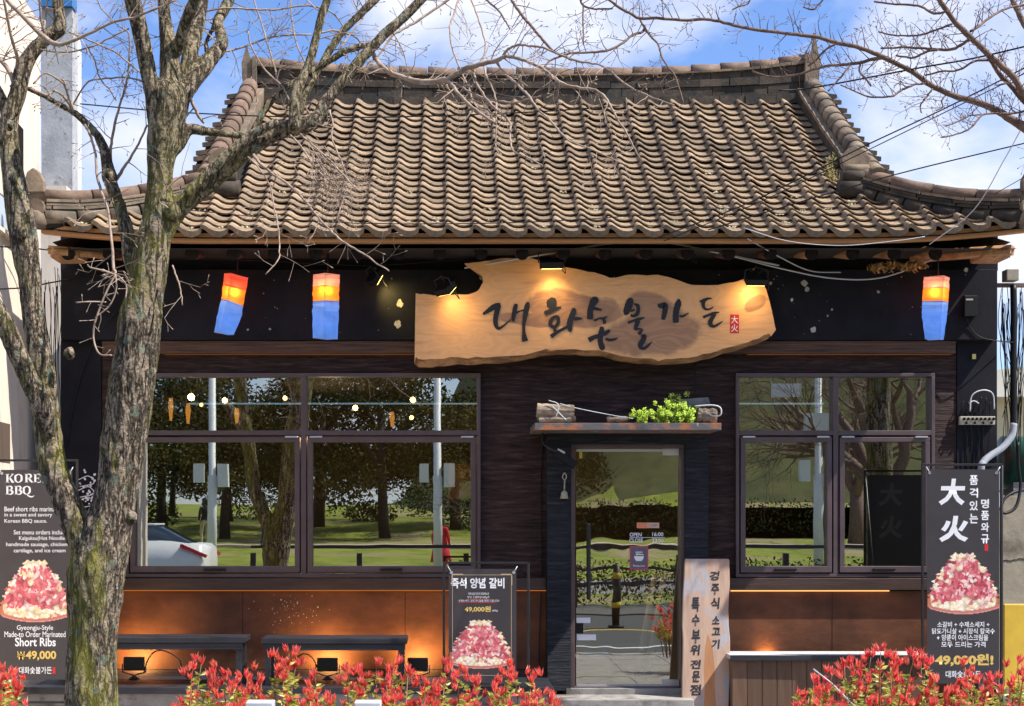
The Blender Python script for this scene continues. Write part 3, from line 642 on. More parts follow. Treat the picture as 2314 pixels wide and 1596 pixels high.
# mud wasp plaster patch
g = MB()
for i in range(26): leafblob(g, (R.uniform(3.55,4.0), -.5, ZE-.2+R.uniform(-.02,.03)), (.06,.05,.03), 14, .022, R)
O('mud_patch', g, pm('mud', (0.5,0.3,0.09), (0.35,0.2,0.07), 20), roof, stuff=True)

# main ridge: courses of blocks, a pale plate course and round caps
def ridgez(X):
    s = (X-0.85)/2.8
    return 0.10*abs(s)**2.6 + (0.04 if X > 0 else 0)*max(0, s)**6
RY = YR+.05
rg = O('ridge', (lambda g: (sweep(g, lambda s: Vector((-1.97+5.58*s, RY-.03, ZR+.30+ridgez(-1.97+5.58*s)*1.12)), 30, .42, .06), g)[1])(MB()), M['tile_dark'], B)
for row, (h, pr, mk) in enumerate(((.085, .10, 'tile_dark'), (.085, .075, 'tile_dark'), (.07, .085, 'tile_dark'), (.055, .07, 'tile_dark'), (.018, .10, 'tile_old'))):
    zb = ZR - .02 + sum(v for v in (.085,.085,.07,.055,.018)[:row])
    x = -1.96 + (row % 2)*.12
    while x < 3.56:
        ln = R.uniform(.24, .34); x2 = min(x+ln, 3.60)
        za = ridgez(x)*(.3+.2*row); zb2 = ridgez(x2)*(.3+.2*row); jt = R.gauss(0,.004)
        g = MB(); c = Vector(((x+x2)/2, RY+jt, zb+h/2+(za+zb2)/2)); dv = Vector((x2-x-.006, 0, zb2-za))/2
        g.obox(c, dv, Vector((0, pr, 0)), Vector((0,0,h/2-.0025+.1*(za+zb2)/2/(.3+.2*row))))
        O('ridge_brick', g, M[mk], rg); x = x2
zc = ZR-.02+.313
x = -1.93
while x < 3.54:
    x2 = min(x+.29, 3.58); za, zb2 = ridgez(x)*1.15, ridgez(x2)*1.15
    O('ridge_cap', MB().tube([(x, RY, zc+za+.012), (x2-.012, RY, zc+zb2+.004)], [.078,.07], 12), M['cap'], rg); x = x2
for sx, X in ((-1, -1.95), (1, 3.60)):
    zz = zc + ridgez(X)*1.2
    O('ridge_horn', MB().prism([(X-.05, zz-.34), (X+.05, zz-.34), (X+.07, zz-.02), (X+sx*.02+.03, zz+.05), (X+sx*.02, zz+(.24 if sx > 0 else .16)), (X+sx*.02-.03, zz+.05), (X-.07, zz-.02)], RY-.11, RY-.04), M['tile_old'], rg)
    O('ridge_end_plate', MB().obox((X-sx*.06, RY, zz-.16), Vector((.02,0,0)), Vector((0,.13,0)), Vector((0,0,.2))), M['tile_old'], rg)
# sloping gable ridges
def along(path, u):
    L_ = [(path[i+1]-path[i]).length for i in range(len(path)-1)]; s = u*sum(L_)
    for i, l in enumerate(L_):
        if s <= l or i == len(L_)-1: return path[i].lerp(path[i+1], min(1, s/l)), (path[i+1]-path[i]).normalized()
        s -= l
for sx, X in ((-1, -1.93), (1, 3.58)):
    path = [rp_(X, t) + Vector((0,0,0.02)) for t in [1.0-.72*k/10 for k in range(11)]]
    for k, p in enumerate(path): p.x += sx*((.13 if sx < 0 else .09)*k/10)
    gr = O('gable_ridge', MB().tube([p+Vector((0,0,.0)) for p in path], .06, 6), M['under'], B)
    n = 13
    for k in range(n):
        p, d = along(path, (k+.5)/n); side = Vector((1,0,0)); up = side.cross(d); up = up if up.z > 0 else -up
        ln = 2.4/n*.52
        O('ridge_brick', MB().obox(p+up*.05+side*(-sx*.02), side*.11, d*ln, up*.055), M['tile_dark' if sx > 0 else 'tile_old'], gr)  # paler clay left, darker right: sun and shade put into the colour
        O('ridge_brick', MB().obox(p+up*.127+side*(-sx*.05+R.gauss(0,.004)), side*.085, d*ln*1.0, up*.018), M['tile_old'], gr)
        q = p+up*.175+side*(sx*.0)
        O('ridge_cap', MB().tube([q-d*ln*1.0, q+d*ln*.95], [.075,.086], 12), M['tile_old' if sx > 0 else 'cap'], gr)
    # tiles laid crosswise over the gable edge
    for k in range(13):
        p, d = along(path, (k+.5)/13.0); side = Vector((1,0,0)); up = side.cross(d); up = up if up.z > 0 else -up
        q = p + side*sx*.12 + up*(.10+.012*(k%2)) - d*.02
        q = q + side*sx*R.gauss(.0,.012); dt = (d + up*.42).normalized(); ut = (up - d*.42).normalized()
        O('gable_tile', MB().obox(q, side*.09+Vector((0,0,-.012*sx)), dt*.085, (ut*.020)), M['tile_old'], gr)
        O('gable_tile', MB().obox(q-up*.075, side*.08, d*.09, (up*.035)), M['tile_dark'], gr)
# gable wall triangles
O('gable_wall', MB().add([(XL1-.05, -.1, ZE+.55),(XL1-.05, YR, ZR+.1),(XL1-.05, 3.7, ZE+.55),(XR1+.05,-.1,ZE+.55),(XR1+.05,YR,ZR+.1),(XR1+.05,3.7,ZE+.55)], [(0,1,2),(5,4,3)]), M['under'], B)
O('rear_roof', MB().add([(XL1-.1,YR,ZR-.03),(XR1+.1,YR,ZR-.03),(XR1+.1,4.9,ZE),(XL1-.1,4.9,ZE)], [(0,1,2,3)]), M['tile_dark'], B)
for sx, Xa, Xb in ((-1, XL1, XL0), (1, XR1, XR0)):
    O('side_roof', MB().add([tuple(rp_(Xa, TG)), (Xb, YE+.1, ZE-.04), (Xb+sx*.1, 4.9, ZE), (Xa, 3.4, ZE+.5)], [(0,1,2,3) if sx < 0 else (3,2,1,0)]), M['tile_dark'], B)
# hip ridges
def hip(sx, Xa, Xb):
    pa = rp_(Xa, TG-.01); pb = rp_(Xb+sx*.05, 0.0)+Vector((0,-.02,.0))
    path = []
    for k in range(9):
        u = k/8; p = pa.lerp(pb, u); p.z = pa.z + (pb.z-pa.z)*(1-(1-u)**1.7) + 0.02; path.append(p)
    d0 = (pb-pa); d0.z = 0; d0.normalize(); side = Vector((-d0.y, d0.x, 0))
    if side.y > 0: side = -side      # towards the camera
    h = O('hip_ridge', MB().tube(path, .05, 6), M['under'], B)
    n = 6
    for k in range(n):      # fat rounded base course
        p, d = along(path, k/n); q, _ = along(path, (k+1)/n - .012)
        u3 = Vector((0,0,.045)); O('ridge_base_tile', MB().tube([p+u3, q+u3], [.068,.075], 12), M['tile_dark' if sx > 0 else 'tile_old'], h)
    for row in range(3):
        k = 0.0 + .04*row
        while k < .97:
            k2 = min(k+R.uniform(.16,.25), .99); p, d = along(path, k); q, d = along(path, k2-.008)
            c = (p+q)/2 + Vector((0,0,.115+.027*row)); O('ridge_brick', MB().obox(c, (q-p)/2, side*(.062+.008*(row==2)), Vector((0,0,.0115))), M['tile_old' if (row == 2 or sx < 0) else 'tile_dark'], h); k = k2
    n = 4
    for k in range(n):
        p, d = along(path, k/n); q, d = along(path, (k+1)/n-.01); u3 = Vector((0,0,.215)); O('ridge_cap', MB().tube([p+u3, p.lerp(q,.5)+u3-Vector((0,0,.006)), q+u3], [.052,.052,.055], 12), M['cap'], h)
    # shield tiles
    def shield(c, s, hgt, name, tilt=0):
        a = Vector((1,0,0)); pts = [(-.5,0),(.5,0),(.56,.45),(.36,.8),(.02,1.0),(-.34,.82),(-.55,.45)]
        poly = [(c.x+x*s+tilt*y, c.z+y*hgt) for x, y in pts]
        O(name, MB().prism(poly, c.y-.03, c.y+.025), M['tile_old'], h, bevel=.012)
    c = path[0]+Vector((0,-.04,.22)); shield(c, .235, .19, 'shield_tile', 0)
    O('ridge_base_tile', MB().tube([path[0]+Vector((-.15,-.06,.04)), path[0]+Vector((.15,-.06,.04))], .075, 12), M['tile_dark'], h)
    O('ridge_base_tile', MB().tube([path[0]+Vector((-.12,-.06,.15)), path[0]+Vector((.12,-.06,.15))], .055, 12), M['tile_dark'], h)
    O('ridge_base_tile', MB().tube([path[0]+Vector((-.11,-.06,.21)), path[0]+Vector((.11,-.06,.21))], .04, 12), M['tile_old'], h)
    c = path[-1]+Vector((sx*.03,-.02,.235)); shield(c, .15, .20, 'shield_tile', sx*.02)
    e = path[-1]
    O('ridge_end_tile', MB().tube([e+Vector((sx*.02,-.02,.20)), e+Vector((sx*.02,.06,.20))], [.075,.07], 12), M['tile_old'], h)
    O('ridge_end_tile', MB().tube([e+Vector((sx*.03,-.05,.11)), e+Vector((sx*.0,.06,.11))], [.078,.07], 12), M['tile_old'], h)
    O('corner_round_tile', MB().tube([e+Vector((sx*.07,-.16,.0)), e+Vector((-sx*.03,.10,.03))], [.078,.074], 16), M['tile_old'], h)
hip(-1, XL1+.0, XL0); hip(1, XR1, XR0)
# moss and weeds on tiles
g = MB()
for _ in range(150):
    t = abs(R.gauss(0, .16))+.012
    if t > .9: continue
    a, b = bounds(t); i = R.randint(0, 60); X = X0+i*TW+TW*.62
    if not (a < X < b-.1): continue
    leafblob(g, rp_(X, t)+Vector((0,0,.035)), (.045,.03,.008), 9, .012, R)
O('moss', g, pm('tile_moss', (0.30,0.27,0.13), (0.55,0.50,0.38), 20), roof, stuff=True)
g = MB()
for k in range(9):
    p = rp_(3.44, .5-.02*k*.9)+Vector((R.uniform(-.1,.03),0,.1)); leafblob(g, p, (.06,.05,.06), 26, .02, R)
for k in range(16):
    p = rp_(3.40+R.uniform(-.05,.06), .34+R.uniform(-.05,.02)); g.tube([p, p+Vector((R.gauss(0,.05),0,.18))], .003, 3)
tag(O('roof_weeds', g, pm('weed', (0.10,0.13,0.03), (0.25,0.16,0.06), 9), stuff=True), 'weeds growing in the roof valley beside the right gable ridge', 'weeds')
# ------------------------------------------------------------ neighbours left and right
b = T('neighbour_building', 'white plastered building with concrete column at the left edge, behind the trees', 'building', W(60,1600,0.6))
M['plaster'] = pm('old_plaster', (0.76,0.66,0.55), (0.66,0.56,0.46), 3, (3,3,.6), 0.9, 0.2, 20, c3=(0.45,0.38,0.32), s3=2, lo3=.56, hi3=.8)
M['plaster2'] = pm('column_concrete', (0.33,0.34,0.36), (0.45,0.46,0.48), 5, rough=.95, bump=.4, bscale=40, c3=(0.22,0.21,0.20), s3=9, lo3=.56, hi3=.68)
pz = lambda x, y, Y: (W(x,y,Y).x, W(x,y,Y).z)
xa, xb = W(0,0,-.9).x, W(92,0,.6).x; za = W(0,53,.6).z
def side(yf0, yf1, z0, z1, off=0.0, th=.02):   # slab on the receding side wall; yf = 0 at the near end, 1 at the far end
    p0 = Vector((xa, -.9, 0)).lerp(Vector((xb, .6, 0)), yf0); p1 = Vector((xa, -.9, 0)).lerp(Vector((xb, .6, 0)), yf1); nn = Vector((p1.y-p0.y, p0.x-p1.x, 0)).normalized()
    a, c = p0+nn*off, p1+nn*off; a2, c2 = a-nn*th, c-nn*th
    return MB().add([(q.x, q.y, z) for z in (z0, z1) for q in (a, c, c2, a2)], [(0,3,2,1),(4,5,6,7),(0,1,5,4),(1,2,6,5),(2,3,7,6),(3,0,4,7)])
O('wall', side(-2.2, 1, 0, za, 0, .3), M['plaster'], b)
O('wall_return', MB().vbox(92.5, 420, 150, 1700, 2.3, 2.5), M['plaster'], b)
O('column', MB().vbox(94, 15, 163, 460, 2.56, 2.8), M['plaster2'], b)
cx0, cx1 = W(163.5,15,2.56), W(184,38,3.9)
O('column_side', MB().add([tuple(cx0), (cx1.x, 3.9, cx0.z), (cx1.x, 3.9, 2.5), (cx0.x, 2.56, 2.5)], [(3,2,1,0)]), pm('lit_plaster', (0.72,0.71,0.70), (0.5,0.48,0.46), 12, lo=.5, hi=.75), b)  # sunny side of the column, its brightness put into a paler colour
O('blue_panel', MB().vbox(92, -200, 163, 14, 2.5, 2.7), pm('blue_panel_m', (0.02,0.16,0.42), rough=.5), b)
zs = lambda y, Y: W(0, y, Y).z
wf = O('window_frame', side(-.6, .17, zs(522,-.8), zs(445,-.8), .015, .03), M['frame'], b)
O('pane', side(-.58, .13, zs(517,-.8), zs(450,-.8), .018, .01), pm('grey_glass', (0.5,0.55,0.58), rough=.2), wf)
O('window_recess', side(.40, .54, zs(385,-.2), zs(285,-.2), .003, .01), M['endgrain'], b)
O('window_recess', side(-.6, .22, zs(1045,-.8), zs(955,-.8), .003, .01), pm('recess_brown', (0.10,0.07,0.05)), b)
O('sill', side(-.6, .24, zs(534,-.8), zs(525,-.8), .05, .06), M['plaster'], b)
wl = T('garden_wall', 'weathered concrete garden wall behind the yellow sign at the right edge', 'wall', W(2400,1600,.3))
M['oldwall'] = pm('weathered_wall', (0.42,0.37,0.28), (0.30,0.26,0.20), 2.5, (1,1,1), .95, .4, 25, c3=(0.12,0.10,0.075), s3=2.4, lo3=.5, hi3=.7)
O('wall', MB().vbox(2257, 1120, 2420, 1700, .3, .5), M['oldwall'], wl)
O('crack', MB().tube([W(x, 1269+R.uniform(-4,4)-(x-2262)*.1, .298) for x in range(2262, 2330, 6)], .004, 4), M['endgrain'], wl)
b = T('beige_shed', 'pale beige shed with a light sloping roof at the right edge behind the cables', 'building', W(2400,1100,3))
O('wall', MB().vbox(2240, 895, 2600, 1130, 3, 3.4), pm('beige_wall', (0.80,0.70,0.42), (0.74,0.64,0.40), 3), b)
O('roof', MB().prism([pz(2235,838,2.8), pz(2235,897,2.8), pz(2600,893,2.8), pz(2600,795,2.8)], 2.8, 3.5), pm('pale_roof', (0.80,0.76,0.66), (0.72,0.68,0.58), 4), b)
t = T('oil_tank', 'dark green cylindrical tank behind the cables at the right edge', 'tank', W(2330,1110,1.2))
O('shell', MB().tube([W(2262,1045,1.6), W(2266,1045,1.6), W(2420,1045,1.6)], [.10,.26,.26], 24), pm('tank_green', (0.02,0.09,0.06), (0.25,0.09,0.05), 3, lo=.5, hi=.75, rough=.35), t)
O('cradle', MB().vbox(2290, 1090, 2320, 1120, 1.4, 1.8), M['concrete'], t)

# yellow warning sign at the right edge
t = T('warning_sign', 'yellow metal warning sign with red triangle cut off by the right edge', 'sign', W(2300,1600,-.5))
O('board', MB().vbox(2268, 1365, 2420, 1556, -.5, -.48), pm('sign_yellow', (0.75,0.50,0.05), (0.65,0.42,0.05), 6, rough=.5), t, bevel=.01)
O('red_triangle', MB().prism([pz(2299,1470,0), pz(2301,1460,0), pz(2345,1372,0), pz(2390,1470,0)], -.506, -.501), pm('sign_red', (0.55,0.02,0.03), rough=.5), t)
O('post', MB().vbox(2330, 1556, 2345, 1700, -.49, -.47), M['steel'], t)

# ------------------------------------------------------------ text helper
def txt(parent, s, x0, y0, x1, y1, Y, m, bold=0.0, name='lettering', fitw=True, shear=0, dep=.0006):
    c = bpy.data.curves.new('t', 'FONT'); c.body = s; c.size = 1; c.offset = bold; c.shear = shear; c.resolution_u = 3; c.extrude = 0
    o = bpy.data.objects.new('t', c); COL.objects.link(o); bpy.context.view_layer.update()
    me = bpy.data.meshes.new_from_object(o.evaluated_get(bpy.context.evaluated_depsgraph_get()))
    bpy.data.objects.remove(o)
    co_ = np.array([v.co[:] for v in me.vertices]); mn = co_.min(0); mxx = co_.max(0)
    a = W(x0, y1, Y); b_ = W(x1, y0, Y); sx = (b_.x-a.x)/(mxx[0]-mn[0]); sz = (b_.z-a.z)/(mxx[1]-mn[1])
    if not fitw: sx = sz
    for v in me.vertices:
        x, y, _ = v.co; v.co = (a.x+(x-mn[0])*sx, Y, a.z+(y-mn[1])*sz)
    me.materials.clear(); return O(name, me, m, parent)
M['ink_w'] = pm('white_print', (0.80,0.81,0.85), rough=.6)
M['ink_g'] = pm('gold_print', (0.72,0.50,0.13), rough=.6)
M['ink_k'] = pm('black_ink', (0.012,0.013,0.02), rough=.6)
M['ink_r'] = pm('red_ink', (0.60,0.02,0.02), rough=.6)
M['poster'] = pm('poster_print', (0.040,0.036,0.040), (0.052,0.046,0.052), 3, rough=.42)

# ------------------------------------------------------------ big wooden name board
SG = [(135,285),(200,290),(250,300),(330,295),(400,290),(450,285),(495,262),(522,225),(515,190),(480,160),(440,130),(415,110),(480,108),(560,92),(650,82),(760,78),(830,90),(870,108),(950,125),(1050,145),(1150,160),(1240,190),(1330,180),(1420,178),(1520,178),(1600,195),(1680,225),(1760,235),(1860,235),(1950,215),(2030,195),(2105,185),(2120,210),(2135,260),(2150,310),(2165,380),(2180,440),(2190,490),(2150,540),(2060,580),(1960,610),(1850,640),(1740,670),(1600,688),(1480,688),(1380,680),(1280,660),(1180,640),(1050,630),(940,632),(850,640),(760,660),(620,680),(480,685),(330,690),(230,705),(150,700),(128,685),(130,560),(132,420)]
SGY = -0.30
def sgp(x, y): q = W(886+x/2.5247, 550+y/2.5247, SGY); return (q.x, q.z)
top_i = 38
outl = []; inn = []
for i in range(len(SG)):
    a = SG[i]; b_ = SG[(i+1) % len(SG)]
    for k in range(3):
        u = k/3; x = a[0]+(b_[0]-a[0])*u; y = a[1]+(b_[1]-a[1])*u
        nn = noise.noise(Vector((x*.012, y*.012, 1)))*7 + noise.noise(Vector((x*.05, y*.05, 4)))*4
        left_edge = x < 136
        x2, y2 = x + (0 if left_edge else nn*.6), y + (0 if left_edge else nn)
        outl.append((x2, y2))
        lower = i >= top_i and i < 57
        off = (26 + 18*max(0, 1-x/900) + noise.noise(Vector((x*.02, 2, 2)))*16) if lower else (4 if 8 < i < 38 else 0)
        inn.append((x2 + (0 if lower or i < 9 else 0), y2 - off if lower else y2 + off))
n = len(outl)
root = T('name_board', 'large live edge wooden name board with black Korean brush lettering over the entrance', 'sign', W(1345,700,-.3))
sg = MB().prism([sgp(*p) for p in inn], SGY, SGY+.05)
m, t, p = mat_node('slab_wood'); l = t.links.new
tcn = N(t, 'ShaderNodeTexCoord'); mpn = N(t, 'ShaderNodeMapping'); mpn.inputs['Scale'].default_value = (1, 1, 2.6)
n1 = N(t, 'ShaderNodeTexNoise'); n1.inputs['Scale'].default_value = 1.6; n1.inputs['Detail'].default_value = 2; n1.inputs['Distortion'].default_value = 0.8
l(tcn.outputs['Object'], mpn.inputs[0]); l(mpn.outputs[0], n1.inputs[0])
# growth rings: contour lines of the slow noise
mu = N(t, 'ShaderNodeMath', operation='MULTIPLY'); mu.inputs[1].default_value = 60; l(n1.outputs[0], mu.inputs[0])
sn = N(t, 'ShaderNodeMath', operation='SINE'); l(mu.outputs[0], sn.inputs[0])
r1 = N(t, 'ShaderNodeMapRange'); r1.inputs[1].default_value = -1; r1.inputs[2].default_value = 1; r1.inputs[3].default_value = 0; r1.inputs[4].default_value = .28; l(sn.outputs[0], r1.inputs[0])
base = N(t, 'ShaderNodeMixRGB'); base.inputs[1].default_value = (0.90,0.49,0.215,1); base.inputs[2].default_value = (0.68,0.33,0.12,1); l(r1.outputs[0], base.inputs[0])
# heartwood : two lobes in object space, edge broken by noise
hc = None
nd = N(t, 'ShaderNodeTexNoise'); nd.inputs['Scale'].default_value = 2.2; nd.inputs['Detail'].default_value = 5; nd.inputs['Distortion'].default_value = .6; l(tcn.outputs['Object'], nd.inputs[0])
def lobe(px_, py_, rx, rz, rot):
    c = W(px_, py_, SGY); s1 = N(t, 'ShaderNodeVectorMath', operation='SUBTRACT'); s1.inputs[1].default_value = c; l(tcn.outputs['Object'], s1.inputs[0])
    mpp = N(t, 'ShaderNodeMapping'); mpp.vector_type = 'TEXTURE'; mpp.inputs['Rotation'].default_value = (0, rot, 0); mpp.inputs['Scale'].default_value = (rx, 10, rz); l(s1.outputs[0], mpp.inputs[0])
    ln = N(t, 'ShaderNodeVectorMath', operation='LENGTH'); l(mpp.outputs[0], ln.inputs[0])
    ad = N(t, 'ShaderNodeMath', operation='MULTIPLY_ADD'); ad.inputs[1].default_value = 1.5; l(nd.outputs[0], ad.inputs[0]); l(ln.outputs['Value'], ad.inputs[2])
    mr = N(t, 'ShaderNodeMapRange'); mr.inputs[1].default_value = 1.80; mr.inputs[2].default_value = 1.62; l(ad.outputs[0], mr.inputs[0]); return mr.outputs[0]
ls = [lobe(1300,700,.46,.14,.12), lobe(1460,755,.44,.21,-.15), lobe(1190,722,.28,.06,.1), lobe(1465,700,.2,.14,.3), lobe(1705,688,.12,.06,-.6)]
acc = ls[0]
for q in ls[1:]:
    mxm = N(t, 'ShaderNodeMath', operation='MAXIMUM'); l(acc, mxm.inputs[0]); l(q, mxm.inputs[1]); acc = mxm.outputs[0]
hw = N(t, 'ShaderNodeMixRGB'); hw.inputs[1].default_value = (0.42,0.225,0.125,1); hw.inputs[2].default_value = (0.26,0.13,0.075,1)
r2 = N(t, 'ShaderNodeMapRange'); r2.inputs[1].default_value = -1; r2.inputs[2].default_value = 1; l(sn.outputs[0], r2.inputs[0])
r3 = N(t, 'ShaderNodeMath', operation='MULTIPLY'); r3.inputs[1].default_value = .6; l(r2.outputs[0], r3.inputs[0]); l(r3.outputs[0], hw.inputs[0])
fc = N(t, 'ShaderNodeMath', operation='MULTIPLY'); fc.inputs[1].default_value = .88; l(acc, fc.inputs[0])
fm = N(t, 'ShaderNodeMixRGB'); l(fc.outputs[0], fm.inputs[0]); l(base.outputs[0], fm.inputs[1]); l(hw.outputs[0], fm.inputs[2])
st = N(t, 'ShaderNodeTexNoise'); st.inputs['Scale'].default_value = 4; st.inputs['Detail'].default_value = 8
ms = N(t, 'ShaderNodeMapping'); ms.inputs['Scale'].default_value = (.6, 1, 6); l(tcn.outputs['Object'], ms.inputs[0]); l(ms.outputs[0], st.inputs[0])
sr = N(t, 'ShaderNodeMapRange'); sr.inputs[1].default_value = .56; sr.inputs[2].default_value = .74; sr.inputs[4].default_value = .55; l(st.outputs[0], sr.inputs[0])
f2 = N(t, 'ShaderNodeMixRGB'); f2.inputs[2].default_value = (0.42,0.21,0.11,1); l(sr.outputs[0], f2.inputs[0]); l(fm.outputs[0], f2.inputs[1])
l(f2.outputs[0], p.inputs['Base Color']); p.inputs['Roughness'].default_value = .45
O('slab', sg, m, root)
M['live_edge'] = pm('live_edge_bark', (0.46,0.25,0.10), (0.22,0.11,0.05), 6, (1,1,3), .8, .8, 14, lo=.42, hi=.6, c3=(0.10,0.05,0.03), s3=7, lo3=.58, hi3=.68, bdist=.03)
g = MB(); vs = []
for i in range(n):
    a = sgp(*inn[i]); b_ = sgp(*outl[i]); vs += [(a[0], SGY+.001, a[1]), (b_[0], SGY+.045+.01*noise.noise(Vector((b_[0]*9, b_[1]*9, 0))), b_[1]), (b_[0], SGY+.10, b_[1])]
g.add(vs, [(i*3+k, i*3+k+1, ((i+1)%n)*3+k+1, ((i+1)%n)*3+k) for i in range(n) for k in range(2)]); O('live_edge', g, M['live_edge'], root)
# lettering, stroke by stroke
def st_(ptsw, ox=0):
    P = [(x+ox, y, w_) for x, y, w_ in ptsw]; Pv = bez(P, 5) if len(P) > 2 else [Vector(P[0]), Vector(P[0]).lerp(Vector(P[1]), .5), Vector(P[1])]
    Lp = []; Rp = []; m_ = len(Pv)
    for i in range(m_):
        a = Pv[max(0,i-1)]; b2 = Pv[min(m_-1,i+1)]; d = Vector((b2.x-a.x, b2.y-a.y)); 
        if d.length < 1e-6: d = Vector((1,0))
        d.normalize(); nn = Vector((-d.y, d.x))*max(4, Pv[i].z)/2*(1+.06*sin(i*2.3))
        if i in (0, m_-1): nn *= .8
        Lp.append((Pv[i].x+nn.x, Pv[i].y+nn.y)); Rp.append((Pv[i].x-nn.x, Pv[i].y-nn.y))
    return Lp, Rp
U = 2268
ST_ = [[(120,475,35),(220,410,75),(320,345,95),(420,310,70)], [(400,320,70),(365,420,90),(340,520,85),(335,620,80),(360,700,60),(410,715,45),(500,650,28),(605,560,14)], [(690,300,60),(670,380,80),(650,480,70),(640,560,60),(650,600,30)], [(690,450,40),(760,420,22),(830,405,30)], [(895,270,45),(880,330,85),(860,430,90),(840,530,75),(820,650,55),(820,780,55),(830,880,90),(845,940,105)],
[(1320,190,60),(1310,240,150),(1290,300,170),(1260,360,90)], [(1180,460,80),(1280,420,75),(1370,380,60),(1460,350,15)], [(1350,510,50),(1290,570,60),(1270,640,60),(1310,690,60),(1370,680,60),(1410,600,60),(1400,530,60),(1350,510,50)], [(1340,680,60),(1355,760,50),(1370,790,50)], [(1285,860,75),(1380,790,55),(1480,735,50),(1560,690,50)], [(1670,370,50),(1670,430,90),(1630,540,95),(1600,650,100),(1610,740,75),(1620,780,20)], [(1680,560,50),(1750,550,55),(1825,548,10)],
[(2030,175,60),(2030,230,140),(1990,310,110),(1955,420,100),(1955,500,105),(1950,560,100)], [(2000,370,60),(2070,385,50),(2150,405,30)], [(2020,585,40),(2120,545,30),(2180,550,45),(2250,510,10)], [(2190,560,60),(2205,640,55)], [(2150,690,60),(2150,760,90),(2130,850,90),(2130,950,90),(2160,1040,100),(2190,1080,60)], [(1930,920,90),(2020,870,70),(2120,840,70),(2220,800,70),(2290,750,50)], [(2215,890,30),(2280,915,45),(2370,905,40),(2430,880,8)]]
ST2 = [[(375,195,60),(370,250,120),(340,350,130),(310,440,110),(330,480,60)], [(440,300,20),(500,330,60),(510,400,60),(490,470,70),(430,505,50),(380,490,50)], [(385,425,45),(450,395,24)], [(335,620,50),(420,590,40),(520,560,55),(620,535,15)], [(510,580,80),(480,660,70),(455,740,50)], [(450,735,50),(530,725,25),(580,740,20),(540,790,60),(520,820,50)], [(560,845,40),(620,850,60),(590,920,90),(545,1000,85),(560,1050,60),(620,1055,50),(690,1000,40),(740,950,10)],
[(845,320,40),(900,330,90),(970,320,90),(970,400,90),(950,500,80),(935,570,60)], [(1205,215,30),(1195,290,105),(1165,400,100),(1150,520,100),(1155,620,100)], [(1215,505,20),(1270,510,40),(1375,455,12)], [(1560,260,30),(1640,235,55),(1700,210,40),(1770,205,15)], [(1640,240,60),(1620,300,60),(1640,370,45),(1700,395,30),(1760,375,25),(1795,350,15)], [(1620,530,50),(1710,490,40),(1800,460,50),(1900,440,12)], [(1820,470,70),(1770,550,70),(1740,620,80),(1760,670,60),(1820,680,45),(1890,640,35),(1960,595,8)]]
chars = [ST_[0:5], ST_[5:12], ST_[12:19], [[(x+U,y,w_) for x,y,w_ in s] for s in ST2[0:7]], [[(x+U,y,w_) for x,y,w_ in s] for s in ST2[7:10]], [[(x+U,y,w_) for x,y,w_ in s] for s in ST2[10:14]]]
def ribbon(g, Lp, Rp, Yf, conv, th):
    m_ = len(Lp); vs = []
    for i in range(m_):
        a = conv(*Lp[i]); b2 = conv(*Rp[i]); vs += [(a[0],Yf,a[1]),(b2[0],Yf,b2[1]),(a[0],Yf+th,a[1]),(b2[0],Yf+th,b2[1])]
    fs = []
    for i in range(m_-1):
        k = i*4; fs += [(k,k+1,k+5,k+4),(k,k+4,k+6,k+2),(k+1,k+3,k+7,k+5)]
    fs += [(0,2,3,1), ((m_-1)*4, (m_-1)*4+1, (m_-1)*4+3, (m_-1)*4+2)]
    g.add(vs, fs)
cv = lambda x, y: pz((1760+x/4.628)/1.6366, (1060+y/4.628)/1.6366, SGY)
for ci, ch in enumerate(chars):
    g = MB()
    for k, s in enumerate(ch):
        Lp, Rp = st_(s); ribbon(g, Lp, Rp, SGY-.008-.0006*k, cv, .008)
    O('letter', g, M['ink_k'], root)
O('red_seal', MB().vbox(1650, 711, 1670, 753, SGY-.003, SGY-.0005), M['ink_r'], root)
txt(root, '大', 1652, 714, 1668, 731, SGY-.004, M['ink_w'], .01); txt(root, '火', 1652, 733, 1668, 750, SGY-.004, M['ink_w'], .01)

